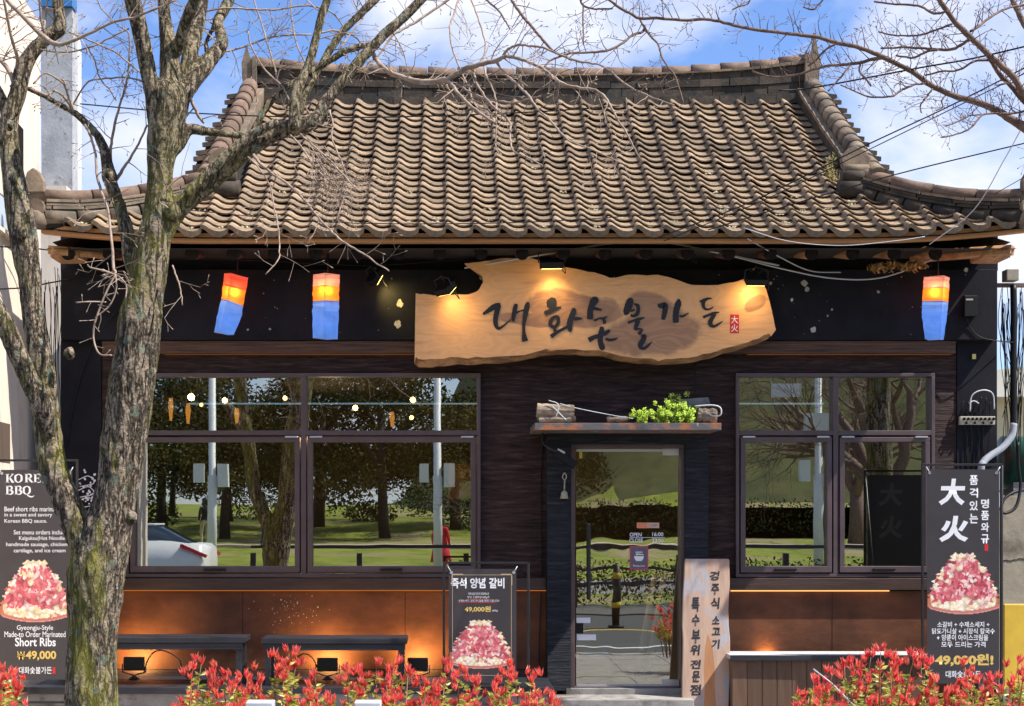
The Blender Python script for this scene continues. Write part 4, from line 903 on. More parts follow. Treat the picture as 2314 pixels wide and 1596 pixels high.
# ------------------------------------------------------------ spotlights and lamps
def spotlamp(x, y, Y, tgt, w_, h_, en, lb, lit=True, ang=95, bounce=.35, col=(1,.66,.24)):
    c = W(x, y, Y); root = T('spotlight', lb, 'spotlight', c, 'spotlights over the name board')
    tg = Vector(tgt); d = (tg-c).normalized(); side = d.cross(Vector((0,0,1))).normalized(); up = side.cross(d)
    O('housing', MB().obox(c, side*w_/2, d*.03, up*h_/2), M['blackbox'], root, bevel=.004)
    O('bracket', MB().tube([c-side*w_*.55, c-side*w_*.55-d*.06+Vector((0,.02,.03)), c-d*.06+Vector((0,.05,.06)), c+side*w_*.55-d*.06+Vector((0,.02,.03)), c+side*w_*.55], .006, 5), M['blackmetal'], root)
    O('arm', MB().tube([c-d*.06+Vector((0,.05,.06)), Vector((c.x, -.05, c.z+.12))], .01, 6), M['blackmetal'], root)
    O('cable', MB().tube(bez([c-d*.04, c-d*.08+Vector((.07,.03,.02)), c+Vector((.12,.06,-.08)), c+Vector((.04,.1,.05)), Vector((c.x+.1,-.02,c.z+.2))]), .004, 5), M['blackbox'], root)
    if lit:
        O('lens', MB().obox(c+d*.034, side*w_*.42, d*.003, up*h_*.4), emi('spot_lens', (1,.62,.16), 5), root)
        q = bpy.data.lights.new('spot_bulb', 'SPOT'); q.energy = en; q.color = col; q.spot_size = radians(ang); q.spot_blend = 1; q.shadow_soft_size = .03
        qo = bpy.data.objects.new('spot_bulb', q); COL.objects.link(qo); qo.location = c+d*.045; qo.rotation_euler = (-d).to_track_quat('Z','Y').to_euler(); qo.parent = root; qo.matrix_parent_inverse = Matrix.Translation(-c)
spotlamp(1247, 594, -.52, W(1250, 690, -.3), .20, .11, 5.5, 'black spotlight glowing over the top edge of the name board, centre')
spotlamp(1006, 652, -.50, W(1070, 745, -.3), .17, .12, 3, 'black spotlight with looped cable on the left end of the name board', ang=150)
spotlamp(846, 628, -.30, W(905, 690, -.1), .10, .13, 9, 'black spotlight washing the black wall left of the name board', ang=100, col=(1,.72,.2))
spotlamp(1708, 632, -.50, W(1690, 700, -.3), .18, .10, 3, 'black spotlight over the right end of the name board', ang=150)
spotlamp(1545, 572, -.35, W(1560, 720, -.3), .18, .10, 0, 'unlit black spotlight under the eave right of the board centre', lit=False)

def flood(x, y, Y, lb, en=16):
    c = W(x, y, Y); root = T('floodlight', lb, 'floodlight', (c.x, c.y, .30), 'floodlights behind the benches')
    O('housing', MB().box(c.x-.088, c.x+.088, c.y-.02, c.y+.02, c.z-.058, c.z+.058), M['blackbox'], root, bevel=.006)
    O('bracket', MB().tube([c+Vector((-.1,0,.0)), c+Vector((-.1,.0,-.07)), c+Vector((0,.0,-.10)), c+Vector((.1,.0,-.07)), c+Vector((.1,0,.0))], .006, 5), M['blackmetal'], root)
    O('foot', MB().tube([(c.x, c.y, c.z-.10), (c.x, c.y, .301)], [.012,.05], 10), M['blackmetal'], root)
    O('lens', MB().box(c.x-.07, c.x+.07, c.y+.021, c.y+.024, c.z-.045, c.z+.045), emi('flood_lens', (1,.5,.12), 4), root)
    q = bpy.data.lights.new('flood_bulb', 'SPOT'); q.energy = en*1.4; q.color = (1,.54,.16); q.spot_size = radians(145); q.spot_blend = .6; q.shadow_soft_size = .05
    qo = bpy.data.objects.new('flood_bulb', q); COL.objects.link(qo); qo.location = c+Vector((0,.04,.0)); qo.rotation_euler = Vector((0,-1,-.55)).normalized().to_track_quat('Z','Y').to_euler(); qo.parent = root; qo.matrix_parent_inverse = Matrix.Translation(-Vector((c.x,c.y,.30)))
flood(303, 1500, -.27, 'black floodlight under the left bench beside the tree trunk')
flood(740, 1502, -.27, 'black floodlight under the middle of the right bench')
flood(944, 1502, -.27, 'black floodlight at the right end of the right bench')
tag(O('floodlight_cable', MB().tube(bez([W(325,1520,-.27), W(335,1490,-.26), W(352,1472,-.25), W(375,1472,-.25), W(405,1490,-.25), W(412,1520,-.25), W(425,1534,-.3)]), .006, 6), M['blackbox']), 'black cable arching from the floodlight under the left bench', 'cable')
tag(O('floodlight_cable', MB().tube(bez([W(718,1510,-.27), W(705,1486,-.25), W(685,1478,-.25), W(665,1495,-.25), W(655,1530,-.3)]), .006, 6), M['blackbox']), 'black cable arching from the floodlight under the right bench', 'cable')
tag(O('wall_cable', MB().tube(bez([W(1228,985,-.006), W(1222,1100,-.006), W(1224,1300,-.01), W(1219,1450,-.01), W(1222,1560,-.02)]), .004, 6), M['blackbox']), 'thin black cable running down the wall left of the door portal', 'cable')
# a narrow warm wash on the lower panel right of the door comes from the strip and one lamp behind the planter
flood(1735, 1492, -.075, 'black floodlight hidden behind the planter box on the right', 9)

# hanging lanterns
def lantern_mat(name, c, s):
    m = bpy.data.materials.new(name); m.use_nodes = True; t = m.node_tree; p = t.nodes['Principled BSDF']; l = t.links.new; o = [q for q in t.nodes if q.type == 'OUTPUT_MATERIAL'][0]
    tcn = N(t, 'ShaderNodeTexCoord'); n = N(t, 'ShaderNodeTexNoise'); n.inputs['Scale'].default_value = 12; n.inputs['Detail'].default_value = 6; l(tcn.outputs['Object'], n.inputs[0])
    r = N(t, 'ShaderNodeValToRGB'); r.color_ramp.elements[0].position = .3; r.color_ramp.elements[1].position = .7; r.color_ramp.elements[0].color = (*[v*.72 for v in c], 1); r.color_ramp.elements[1].color = (*c, 1); l(n.outputs[0], r.inputs[0])
    l(r.outputs[0], p.inputs['Base Color']); bu = N(t, 'ShaderNodeBump'); bu.inputs['Strength'].default_value = .8; bu.inputs['Distance'].default_value = .01; l(n.outputs[0], bu.inputs['Height']); l(bu.outputs[0], p.inputs['Normal']); p.inputs['Roughness'].default_value = .9; p.inputs['Emission Strength'].default_value = s; l(r.outputs[0], p.inputs['Emission Color'])
    tr = N(t, 'ShaderNodeBsdfTranslucent'); l(r.outputs[0], tr.inputs[0]); mxs = N(t, 'ShaderNodeMixShader'); mxs.inputs[0].default_value = .5; l(p.outputs[0], mxs.inputs[1]); l(tr.outputs[0], mxs.inputs[2]); l(mxs.outputs[0], o.inputs[0])
    return m
M['lo'] = lantern_mat('lantern_orange_cloth', (0.98,0.26,0.03), .75); M['lb'] = lantern_mat('lantern_blue_cloth', (0.16,0.38,0.92), .55)
M['lw'] = pm('lantern_seam', (0.45,0.35,0.4), rough=.9)
M['lr'] = lantern_mat('lantern_red_cloth', (0.9,0.14,0.07), .45); M['lp'] = lantern_mat('lantern_pale_cloth', (0.85,0.46,0.36), .38)
def lantern(tl, tr, ml, mr, bl, br, ctr, tops, lb, kink=None, Y=-.42):
    c = W((tl[0]+tr[0])/2, tl[1], Y); root = T('hanging_lantern', lb, 'lantern', c, 'cloth lanterns hanging from the eave')
    def P(a, y_): return W(a[0], a[1], y_)
    def band(name, A, B2, m_, nrow=5):
        # front ridge at the middle edge, sides going back; square section
        g = MB(); vs = []
        for k in range(nrow+1):
            u = k/nrow; L_ = W(A[0][0]+(B2[0][0]-A[0][0])*u, A[0][1]+(B2[0][1]-A[0][1])*u, Y); R_ = W(A[1][0]+(B2[1][0]-A[1][0])*u, A[1][1]+(B2[1][1]-A[1][1])*u, Y)
            f = ctr; Mi = L_.lerp(R_, f)+Vector((0,-.09,-.012 if k else .0)); Bk = L_.lerp(R_, 1-f)+Vector((0,.09,0))
            wob = Vector((R.gauss(0,.0016), R.gauss(0,.003), 0)); vs += [L_+wob, Mi+wob, R_+wob, Bk]
        fs = [(k*4+j, (k+1)*4+j, (k+1)*4+(j+1)%4, k*4+(j+1)%4) for k in range(nrow) for j in range(4)]
        if name == 'pale_top_band': fs.append((0,1,2,3))
        g.add(vs, fs); return O(name, g, m_, root)
    def mixp(a, b_, u): return (a[0]+(b_[0]-a[0])*u, a[1]+(b_[1]-a[1])*u)
    q1 = (mixp(tl, ml, .16), mixp(tr, mr, .16)); q2 = (mixp(tl, ml, .45), mixp(tr, mr, .45))
    band('pale_top_band', (tl, tr), q1, M[tops[0]], 2); band('upper_band', q1, q2, M[tops[1]], 2); band('orange_band', q2, (ml, mr), M['lo'], 4)
    if kink: band('blue_band', (ml, mr), kink, M['lb'], 4); band('blue_band', kink, (bl, br), M['lb'], 4)
    else: band('blue_band', (ml, mr), (bl, br), M['lb'], 6)
    gc = mixp(mixp(tl, ml, .62), mixp(tr, mr, .62), .5); gp = W(gc[0], gc[1], Y-.07)
    for A_, B_ in ((tl, tr), (ml, mr), (bl, br)):
        L_ = W(A_[0], A_[1], Y); R_ = W(B_[0], B_[1], Y); Mi = L_.lerp(R_, ctr)+Vector((0,-.091,-.012)); O('wire_ring', MB().tube([L_, Mi, R_], .0022, 5), M['lw'], root)
    O('seam', MB().tube([W(a_[0], a_[1], Y).lerp(W(b_[0], b_[1], Y), ctr)+Vector((0,-.0915,-.012)) for a_, b_ in ((tl,tr),(ml,mr))+(((kink[0],kink[1]),) if kink else ())+((bl,br),)], .0016, 5), M['lw'], root)
    lp_ = bpy.data.lights.new('lantern_bulb', 'POINT'); lp_.energy = 1.15; lp_.color = (1,.62,.25); lp_.shadow_soft_size = .022
    lo_ = bpy.data.objects.new('lantern_bulb', lp_); COL.objects.link(lo_); lo_.location = W(gc[0], gc[1], Y-.035); lo_.parent = root; lo_.matrix_parent_inverse = Matrix.Translation(-c)
    O('cord', MB().tube([W((tl[0]+tr[0])/2+3, min(tl[1],tr[1])-2, Y), W((tl[0]+tr[0])/2+3, 556, Y)], .006, 6), M['blackbox'], root)
lantern((507,618),(561,628),(500,676),(549,692),(484,751),(528,757),.34,('lr','lr'),'leftmost cloth lantern, tilted and crumpled, orange above blue', ((490,715),(546,715)))
lantern((708,621),(768,621),(707,681),(766,681),(707,764),(763,767),.48,('lp','lp'),'straight cloth lantern, second from the left, orange above blue', ((705,705),(765,705)))
lantern((2088,626),(2146,627),(2084,681),(2143,683),(2090,766),(2132,768),.62,('lp','lp'),'cloth lantern at the far right of the facade, orange above blue', ((2083,715),(2140,712)))

# ------------------------------------------------------------ things round the door
sh = T('door_shelf', 'rusty steel shelf board over the entrance door', 'shelf', W(1419,962,-.2))
O('board', MB().vbox(1208, 956, 1630, 972, -.66, -.003), pm('rusty_steel', (0.10,0.10,0.11), (0.35,0.13,0.05), 7, (1,1,2), .7, .3, 20, lo=.5, hi=.62, c3=(0.5,0.5,0.48), s3=9, lo3=.64, hi3=.7), sh, bevel=.003)
def log(x0, y0, x1, y1, r, Y, lb):
    t = T('firewood_log', lb, 'log', W((x0+x1)/2, y1, Y)); a, b2 = W(x0,y0,Y), W(x1,y1,Y); pts = [a.lerp(b2, k/8) for k in range(9)]
    g = MB().tube([p+Vector((0,0,R.gauss(0,.002))) for p in pts], [r*R.uniform(.9,1.08) for _ in pts], 11, True, False); O('bark', g, pm('log_bark', (0.42,0.34,0.26), (0.10,0.075,0.055), 16, (.25,1,1), .95, .8, 30), t)
    O('cut_end', MB().tube([b2, b2+Vector((.003,0,0))], r*.9, 11), pm('log_end', (0.4,0.27,0.16), (0.2,0.13,0.08), 20), t)
log(1213, 928, 1296, 930, .060, -.56, 'thick pale barked log, upper one at the left end of the door shelf')
log(1218, 949, 1290, 948, .028, -.58, 'thin reddish split log lying under the pale log')
log(1214, 946, 1300, 948, .028, -.44, 'dark log at the back of the left pile on the shelf')
log(1372, 948, 1418, 947, .024, -.52, 'short grey log left of the green moss on the shelf')
log(1575, 938, 1618, 940, .062, -.54, 'gnarled brown log at the right end of the shelf')
tag(O('slate_block', MB().obox(W(1567,912,-.42), Vector((.13,0,.01)), Vector((0,.05,0)), Vector((-.01,0,.04))), pm('slate', (0.10,0.105,0.11), (0.2,0.2,0.2), 9, rough=.9, bump=.5), bevel=.01), 'grey slate block standing behind the moss on the shelf', 'stone')
g = MB()
for x, y, r in ((1431,943,.05),(1443,937,.05),(1458,940,.045),(1468,936,.05),(1482,943,.04),(1492,930,.05),(1505,934,.06),(1512,920,.06),(1527,915,.065),(1540,922,.065),(1552,928,.06),(1563,940,.05),(1535,938,.06),(1518,940,.06),(1500,948,.04),(1450,950,.035),(1548,945,.05)):
    p = W(x, y, -.56+R.uniform(-.05,.06)); r *= 1.15
    for _ in range(10):
        q = p+Vector((R.gauss(0,.45),R.gauss(0,.45),R.gauss(0,.45)))*r; leafblob(g, q, (r*.36,)*3, 34, .0085, R)
tag(O('preserved_moss', g, pm('bright_moss', (0.36,0.55,0.04), (0.62,0.80,0.12), 20, rough=.9, rnd=.3)), 'bright green clumps of moss on the shelf over the door', 'moss')
M['wire_w'] = pm('pale_wire', (0.55,0.58,0.62), rough=.4)
tag(O('white_wire', MB().tube(bez([W(1240,905,-.62), W(1262,915,-.63), W(1256,945,-.63)]), .004, 6).tube(bez([W(1265,912,-.6), W(1300,922,-.6), W(1380,938,-.6), W(1430,946,-.6)]), .0035, 6).tube(bez([W(1248,918,-.63), W(1265,935,-.63), W(1280,950,-.63)]), .004, 6), M['wire_w']), 'pale wire tied round the left logs and stretched over the shelf', 'wire')
tag(O('white_wire_loop', MB().tube(bez([W(1570,918,-.6), W(1610,916,-.62), W(1628,922,-.62), W(1628,938,-.62), W(1612,940,-.6), W(1600,934,-.6)]), .006, 6), M['wire_w']), 'pale wire loop round the right end logs of the shelf', 'wire')
t = T('wall_lamp', 'black wall spotlight on a curved arm left of the door', 'lamp', W(1260,1020,-.14))
O('arm', MB().tube(bez([W(1226,974,-.15), W(1228,1000,-.2), W(1240,1012,-.25), W(1262,1022,-.3)]), .011, 8), M['blackmetal'], t)
O('housing', MB().obox(W(1278,1038,-.32), Vector((.085,-.0,-.055)), Vector((0,.045,0)), Vector((.018,0,.028))), M['blackbox'], t, bevel=.006)
O('reflector', MB().obox(W(1268,1020,-.335), Vector((.03,0,-.016)), Vector((0,.03,0)), Vector((.004,0,.007))), M['steel'], t)
t = T('hanging_bell', 'small cream shovel shaped bell hanging on the left portal pillar', 'bell', W(1275,1120,-.16))
M['cream'] = pm('cream_iron', (0.42,0.40,0.33), (0.3,0.28,0.22), 20, rough=.6)
O('rod', MB().tube([W(1276,1085,-.16), W(1275,1112,-.16)], .007, 6).tube(bez([W(1276,1086,-.16), W(1271,1078,-.16), W(1276,1069,-.16), W(1280,1078,-.16), W(1276,1086,-.16)]), .005, 6), M['cream'], t)
O('bell', MB().tube([W(1275,1109,-.165), W(1275,1113,-.165), W(1275,1121,-.165), W(1275,1127,-.165)], [.012,.026,.030,.036], 14), M['cream'], t)
O('cord', MB().tube([W(1276,1069,-.16), W(1276,1045,-.15)], .002, 4), M['blackbox'], t)
# stickers and notices on the glass
t = T('opening_hours', 'white opening hours lettering OPEN 16:00 CLOSE 23:00 on the door glass', 'lettering', W(1460,1215,-.012))
for s, a, c, b2, d in (('OPEN',1423,1204,1450,1213),('16:00',1474,1203,1499,1212),('CLOSE',1422,1217,1453,1226),('23:00',1474,1217,1499,1226)): txt(t, s, a, c, b2, d, -.0104, M['ink_w'], .02)
O('rule', MB().vbox(1422,1214.4,1502,1215.4,-.0106,-.0103), M['ink_w'], t)
t = T('restaurant_sticker', 'grey and pink sticker with a white bowl on the door glass', 'sticker', W(1444,1260,-.012))
O('border', MB().vbox(1423,1234,1465,1288,-.0122,-.0115), pm('pink_border', (0.5,0.07,0.14)), t); O('panel', MB().vbox(1426,1237,1462,1285,-.0128,-.0124), pm('grey_print', (0.13,0.12,0.16)), t)
def poly_obj(name, pts, Y, m_, par, th=.0003): return O(name, MB().prism([pz(x, y, Y) for x, y in pts][::-1], Y, Y+th), m_, par)
poly_obj('bowl', [(1433,1257),(1455,1257),(1454,1263),(1450,1268),(1438,1268),(1434,1263)], -.0135, M['ink_w'], t); poly_obj('bowl_rim', [(1436,1247),(1452,1247),(1452,1249),(1436,1249)], -.0135, M['ink_w'], t); poly_obj('spoon', [(1437,1251),(1442,1251),(1455,1253),(1455,1254.5),(1442,1254),(1437,1255)], -.0135, M['ink_w'], t)
txt(t, 'Restaurant', 1431, 1276, 1457, 1281, -.0135, M['ink_w'])
t = T('closed_sign', 'small orange rounded plate reading CLOSED on the door glass', 'sign', W(1465,1187,-.012))
O('plate', MB().vbox(1439,1181,1490,1194,-.016,-.011), pm('plate_orange', (0.75,0.25,0.15)), t, bevel=.003); O('slider', MB().vbox(1463,1182.5,1489,1192.5,-.0185,-.0162), pm('plate_pale', (0.62,0.48,0.42)), t, bevel=.001); txt(t, 'CLOSED', 1466, 1184.5, 1486, 1190, -.019, M['ink_k'])
for x0, y0, x1, y1, lb, mm in ((1303,1396,1334,1408,'small white receipt tucked inside the door glass, upper one','ink_w'),(1304,1434,1347,1447,'small white receipt tucked inside the door glass, lower one','ink_w'),(1302,1408,1318,1432,'black key box on the door glass between the receipts','blackbox'),(1309,1020,1316,1036,'tiny yellow label at the top left of the door glass','ink_g')):
    tag(O('door_note', MB().vbox(x0,y0,x1,y1,-.017,-.0115), M[mm]), lb, 'note')

# leaning plank sign
t = T('plank_sign', 'tall pale plank with two columns of Korean brush lettering leaning by the door', 'sign', (W(1595,1640,-.42).x, -.42, 0))
M['plank'] = pm('plank_wood', (0.50,0.34,0.25), (0.37,0.25,0.19), 4, (3,3,.5), .75, .3, 12, c3=(0.36,0.35,0.38), s3=4, lo3=.52, hi3=.64)
PYY = -.42
k_ = lambda x, y: ((2480+x/2.79)/1.6366, (2040+y/2.79)/1.6366)
ol = [(172,62),(620,62),(630,80),(628,200),(625,330),(612,480),(606,600),(606,760),(612,900),(607,1100),(600,1300),(585,1450),(578,1640),(95,1640),(100,1450),(108,1300),(118,1100),(125,900),(122,760),(128,600),(138,400),(150,250),(162,120)]
ow = [k_(x+(R.uniform(-3,3)), y) for x, y in ol]
O('plank', MB().prism([pz(x, y, PYY) for x, y in ow][::-1], PYY, PYY+.04), M['plank'], t, bevel=.006)
g = MB().prism([pz(*k_(x, y), PYY) for x, y in [(385,850),(400,900),(430,1000),(445,1200),(440,1400),(450,1640),(320,1640),(335,1400),(340,1200),(352,1000),(372,900)]][::-1], PYY-.0012, PYY-.0002); O('rust_stain', g, pm('rust_stain_m', (0.50,0.22,0.08), (0.36,0.17,0.08), 5, (3,3,.6)), t)
for s, x0, y0, x1, y1 in (('경',420,195,525,290),('주',432,325,515,440),('식',425,470,520,590),('소',430,665,508,750),('고',425,785,512,862),('기',418,908,508,1005),('특',222,468,305,620),('수',222,645,302,768),('부',215,805,302,950),('위',200,962,302,1072),('전',195,1120,305,1212),('문',210,1235,290,1350),('점',185,1375,302,1485)):
    a = k_(x0, y0); b2 = k_(x1, y1); txt(t, s, a[0], a[1], b2[0], b2[1], PYY-.003, M['ink_k'], .028, 'letter', shear=.12)

t.rotation_euler = (radians(-9), 0, 0); t.location.x += .02
# ------------------------------------------------------------ printed picture of the dish (flat print)
def dish(parent, x0, y0, x1, y1, Y, seed, dark=1.0):
    rs = np.random.RandomState(seed); nu, nv = 96, 84
    uu, vv = np.meshgrid((np.arange(nu)+.5)/nu, (np.arange(nv)+.5)/nv)   # v up
    # outline of the heap, then the plate rim
    half = np.interp(vv, [0, .06, .12, .25, .4, .55, .7, .82, .92, 1.0], [.30,.42,.50,.50,.455,.40,.33,.22,.16,.12])
    cen = .5 + .01*np.sin(vv*20)
    edge = rs.rand(400)
    wob = .018*np.sin(vv*61+1)+.012*np.sin(vv*113+seed)
    arc = .10*(1-((uu-.5)/.5)**2)
    lower = .11 - arc
    inside = (np.abs(uu-cen) < half+wob*(vv > .2)) & (vv > lower) & (vv < .985-.03*np.abs(np.sin(uu*40)))
    n_ = 420; px = rs.rand(n_); py = rs.rand(n_); ang = np.where(rs.rand(n_) < .6, rs.normal(1.1, .4, n_), rs.normal(2.2, .5, n_)); st2 = np.where(rs.rand(n_) < .5, 2.2, 1.2)
    colr = np.zeros((n_, 3)); pinks = np.array([(.62,.11,.14),(.72,.22,.24),(.80,.42,.42),(.45,.06,.09),(.68,.16,.20),(.86,.62,.60),(.30,.04,.06)]); cream = np.array([(.88,.72,.48),(.92,.80,.60),(.80,.62,.38),(.93,.86,.72)])
    for i in range(n_):
        ed = abs(px[i]-.5)/max(.05, np.interp(py[i], [0,.25,.5,.8,1],[.45,.5,.42,.24,.14]))
        pc = .05 + .9*(py[i] < .20+.05*rs.rand()) + .75*(py[i] > .86) + .45*((ed > .82) & (py[i] > .2)) + .4*((px[i] > .3) & (px[i] < .5) & (py[i] > .62))
        if rs.rand() < pc: colr[i] = cream[rs.randint(4)]; st2[i] = 1
        else: colr[i] = pinks[rs.choice(7, p=[.24,.2,.16,.1,.16,.1,.04])]
    best = np.full(uu.shape, 1e9); idx = np.zeros(uu.shape, int)
    for i in range(n_):
        dx = uu-px[i]; dy = (vv-py[i])*.95; c, s = cos(ang[i]), sin(ang[i]); a = dx*c+dy*s; b_ = -dx*s+dy*c
        dd_ = (a/st2[i])**2+(b_*st2[i]**.5)**2; mk = dd_ < best; best[mk] = dd_[mk]; idx[mk] = i
    rgb = colr[idx]*(.82+.3*rs.rand(*uu.shape)[..., None]) * np.clip(1.15-best*260, .7, 1.1)[..., None]
    rim = inside & (vv < lower+.055); rgb[rim] = (.55,.20,.14); rim2 = inside & (vv < lower+.018); rgb[rim2] = (.72,.28,.28)
    sidep = inside & (vv < .36) & (np.abs(uu-.5) > .5*(.80+.2*(vv/.36))*np.interp(vv, [0,.2,.36],[1,1,.93])) & ~rim; rgb[sidep] = (.55,.17,.08)
    a = W(x0, y1, Y); b2 = W(x1, y0, Y); vs = []; 
    for j in range(nv+1):
        for i in range(nu+1): vs.append((a.x+(b2.x-a.x)*i/nu, Y, a.z+(b2.z-a.z)*j/nv))
    fs = []; cols = []
    for j in range(nv):
        for i in range(nu):
            if inside[j, i]: fs.append((j*(nu+1)+i, j*(nu+1)+i+1, (j+1)*(nu+1)+i+1, (j+1)*(nu+1)+i)); cols.append(rgb[j, i])
    me = bpy.data.meshes.new('printed_dish'); me.from_pydata(vs, [], fs); ca = me.color_attributes.new('print', 'FLOAT_COLOR', 'CORNER')
    arr = np.ones((len(fs), 4, 4), np.float32); arr[:, :, :3] = np.clip(np.array(cols), 0, 1)[:, None, :]*dark; ca.data.foreach_set('color', arr.ravel())
    if 'dish' not in M:
        m, t_, p_ = mat_node('dish_print'); at = N(t_, 'ShaderNodeAttribute', attribute_name='print'); t_.links.new(at.outputs[0], p_.inputs['Base Color']); p_.inputs['Roughness'].default_value = .5; M['dish'] = m
    return O('printed_dish', me, M['dish'], parent)
def stand(fx0, fy0, fx1, fy1, px0, py0, px1, py1, Y, lb, name='poster_stand'):
    t = T(name, lb, 'sign', W((fx0+fx1)/2, fy1, Y)); g = MB(); ring(g, fx0, fy0, fx1, fy1+30, 5, Y, Y+.02); O('frame', g, M['blackmetal'], t, bevel=.002)
    a = W(fx0+2, fy0+4, Y+.01); b2 = W(fx0+2, fy1+30, Y+.3); a2 = W(fx1-2, fy0+4, Y+.01); b3 = W(fx1-2, fy1+30, Y+.3)
    O('back_leg', MB().tube([a, Vector((b2.x, Y+.3, b2.z))], .01, 6), M['blackmetal'], t); O('back_leg', MB().tube([a2, Vector((b3.x, Y+.3, b3.z))], .01, 6), M['blackmetal'], t)
    O('poster', MB().vbox(px0, py0, px1, py1, Y-.004, Y-.001), M['poster'], t)
    for x in (px0+6, px1-6):
        O('grommet', MB().tube([W(x, py0+8, Y-.004), W(x, py0+8, Y-.008)], .012, 12), M['steel'], t)
        s = -1 if x < (px0+px1)/2 else 1
        O('tie', MB().tube([W(x, py0+8, Y-.006), W(x+s*8, py0-6, Y-.0)], .004, 5), M['wire_w'], t)
    return t
# left English stand (behind the tree)
Y = -1.0
t = stand(-30, 1038, 176, 1560, -2, 1062, 163, 1536, Y, 'tall poster stand lettered KOREAN BBQ half hidden by the left tree')
p_ = Y-.0045
# serif capitals of the title, thick stems and thin arms
def serif(ch, x, y, w_, h_):
    g = MB(); st = w_*.24; cvv = lambda a, b_: pz(x+a*w_, y+b_*h_, p_)
    def bx(a, b_, c, d): q0, q1 = cvv(a, d), cvv(c, b_); g.box(q0[0], q1[0], p_, p_+.0005, q0[1], q1[1])
    def rib(pts): P = bez(pts, 5); L_, R_ = [], []
    def rbn(pts):
        P = bez([(a, b_, t_) for a, b_, t_ in pts], 6); L_, R_ = [], []
        for i in range(len(P)):
            a, b_ = P[max(0,i-1)], P[min(len(P)-1,i+1)]; d = Vector(((b_.x-a.x)*w_, (b_.y-a.y)*h_)); d.normalize(); n_ = Vector((-d.y, d.x))*P[i].z*w_/2
            L_.append((P[i].x*w_+n_.x, P[i].y*h_+n_.y)); R_.append((P[i].x*w_-n_.x, P[i].y*h_-n_.y))
        ribbon(g, L_, R_, p_-.0002, lambda a, b_: pz(x+a, y+b_, p_), .0005)
    if ch in 'KREB': bx(.08, 0, .34, 1); bx(0, 0, .44, .07); bx(0, .93, .44, 1)
    if ch == 'K': rbn([(.92,.03,.10),(.6,.35,.12),(.36,.55,.14)]); rbn([(.45,.42,.22),(.7,.7,.26),(.95,.97,.24)]); bx(.72, 0, 1.05, .07); bx(.72, .93, 1.1, 1)
    if ch == 'O' or ch == 'Q': rbn([(.5,.03,.10),(.12,.25,.24),(.10,.5,.26),(.14,.78,.22),(.5,.97,.10),(.86,.75,.24),(.90,.5,.26),(.86,.22,.22),(.5,.03,.10)])
    if ch == 'Q': rbn([(.5,.95,.12),(.75,1.15,.16),(1.15,1.25,.16),(1.5,1.12,.06)])
    if ch == 'R' or ch == 'B': rbn([(.34,.04,.09),(.7,.08,.18),(.80,.27,.26),(.66,.46,.16),(.34,.51,.09)])
    if ch == 'R': rbn([(.5,.50,.2),(.72,.75,.26),(.98,.97,.18)])
    if ch == 'B': rbn([(.34,.51,.09),(.75,.56,.2),(.90,.74,.28),(.72,.94,.16),(.34,.965,.09)])
    if ch == 'E': bx(.34,0,.85,.08); bx(.34,.46,.7,.54); bx(.34,.92,.9,1); bx(.79,0,.86,.24); bx(.84,.76,.91,1); bx(.64,.36,.70,.64)
    O('lettering', g, M['ink_w'], t)
for ch, x in zip('KORE', (13, 33, 56, 76)): serif(ch, x, 1071, 17.5, 20)
for ch, x in zip('BBQ', (13, 33, 52)): serif(ch, x, 1098, 17, 20)
txt(t, 'AN', 96, 1071, 130, 1091, p_, M['ink_w'], .02)
for s, a, c, b2, d, bo in (('Beef short ribs marinated',10,1145,140,1156,.006),('in a sweet and savory',10,1159,118,1170,.006),('Korean BBQ sauce.',10,1173,106,1183,.006),('Set menu orders include',31,1198,152,1208,.006),('Kalguksu(Hot Noodles)',43,1212,154,1223,.006),('handmade sausage, chicken',14,1226,152,1237,.006),('cartilage, and ice cream',31,1240,148,1251,.006),('Gyeongju-Style',38,1413,120,1427,.006),('Made-to Order Marinated',10,1427,148,1440,.006),('Short Ribs',34,1441,126,1461,.02),('대화숯불가든',43,1507,117,1523,.01)):
    txt(t, s, a, c, b2, d, p_, M['ink_w'], bo)
txt(t, '₩', 39, 1472, 56, 1491, p_, M['ink_g'], .008); txt(t, '49,000', 58, 1471, 127, 1493, p_, M['ink_g'], .03)
O('seal', MB().vbox(119,1508,125,1523,p_,p_+.0003), M['ink_r'], t); dish(t, 0, 1262, 160, 1408, p_-.0005, 5, .9)
g = MB()
for _ in range(26): blot(g, R.uniform(178, 214), R.uniform(1062, 1140), R.uniform(2, 3.4), -.0125)
for k in range(3): g.tube(bez([W(176,1085+k*24,-.012), W(200,1076+k*24,-.012), W(212,1092+k*24,-.012), W(180,1100+k*24,-.012)]), .005, 4)
tag(O('wall_drawing', g, M['ink_w']), 'white chalk style drawing with leaves on the black pillar behind the left tree', 'drawing')
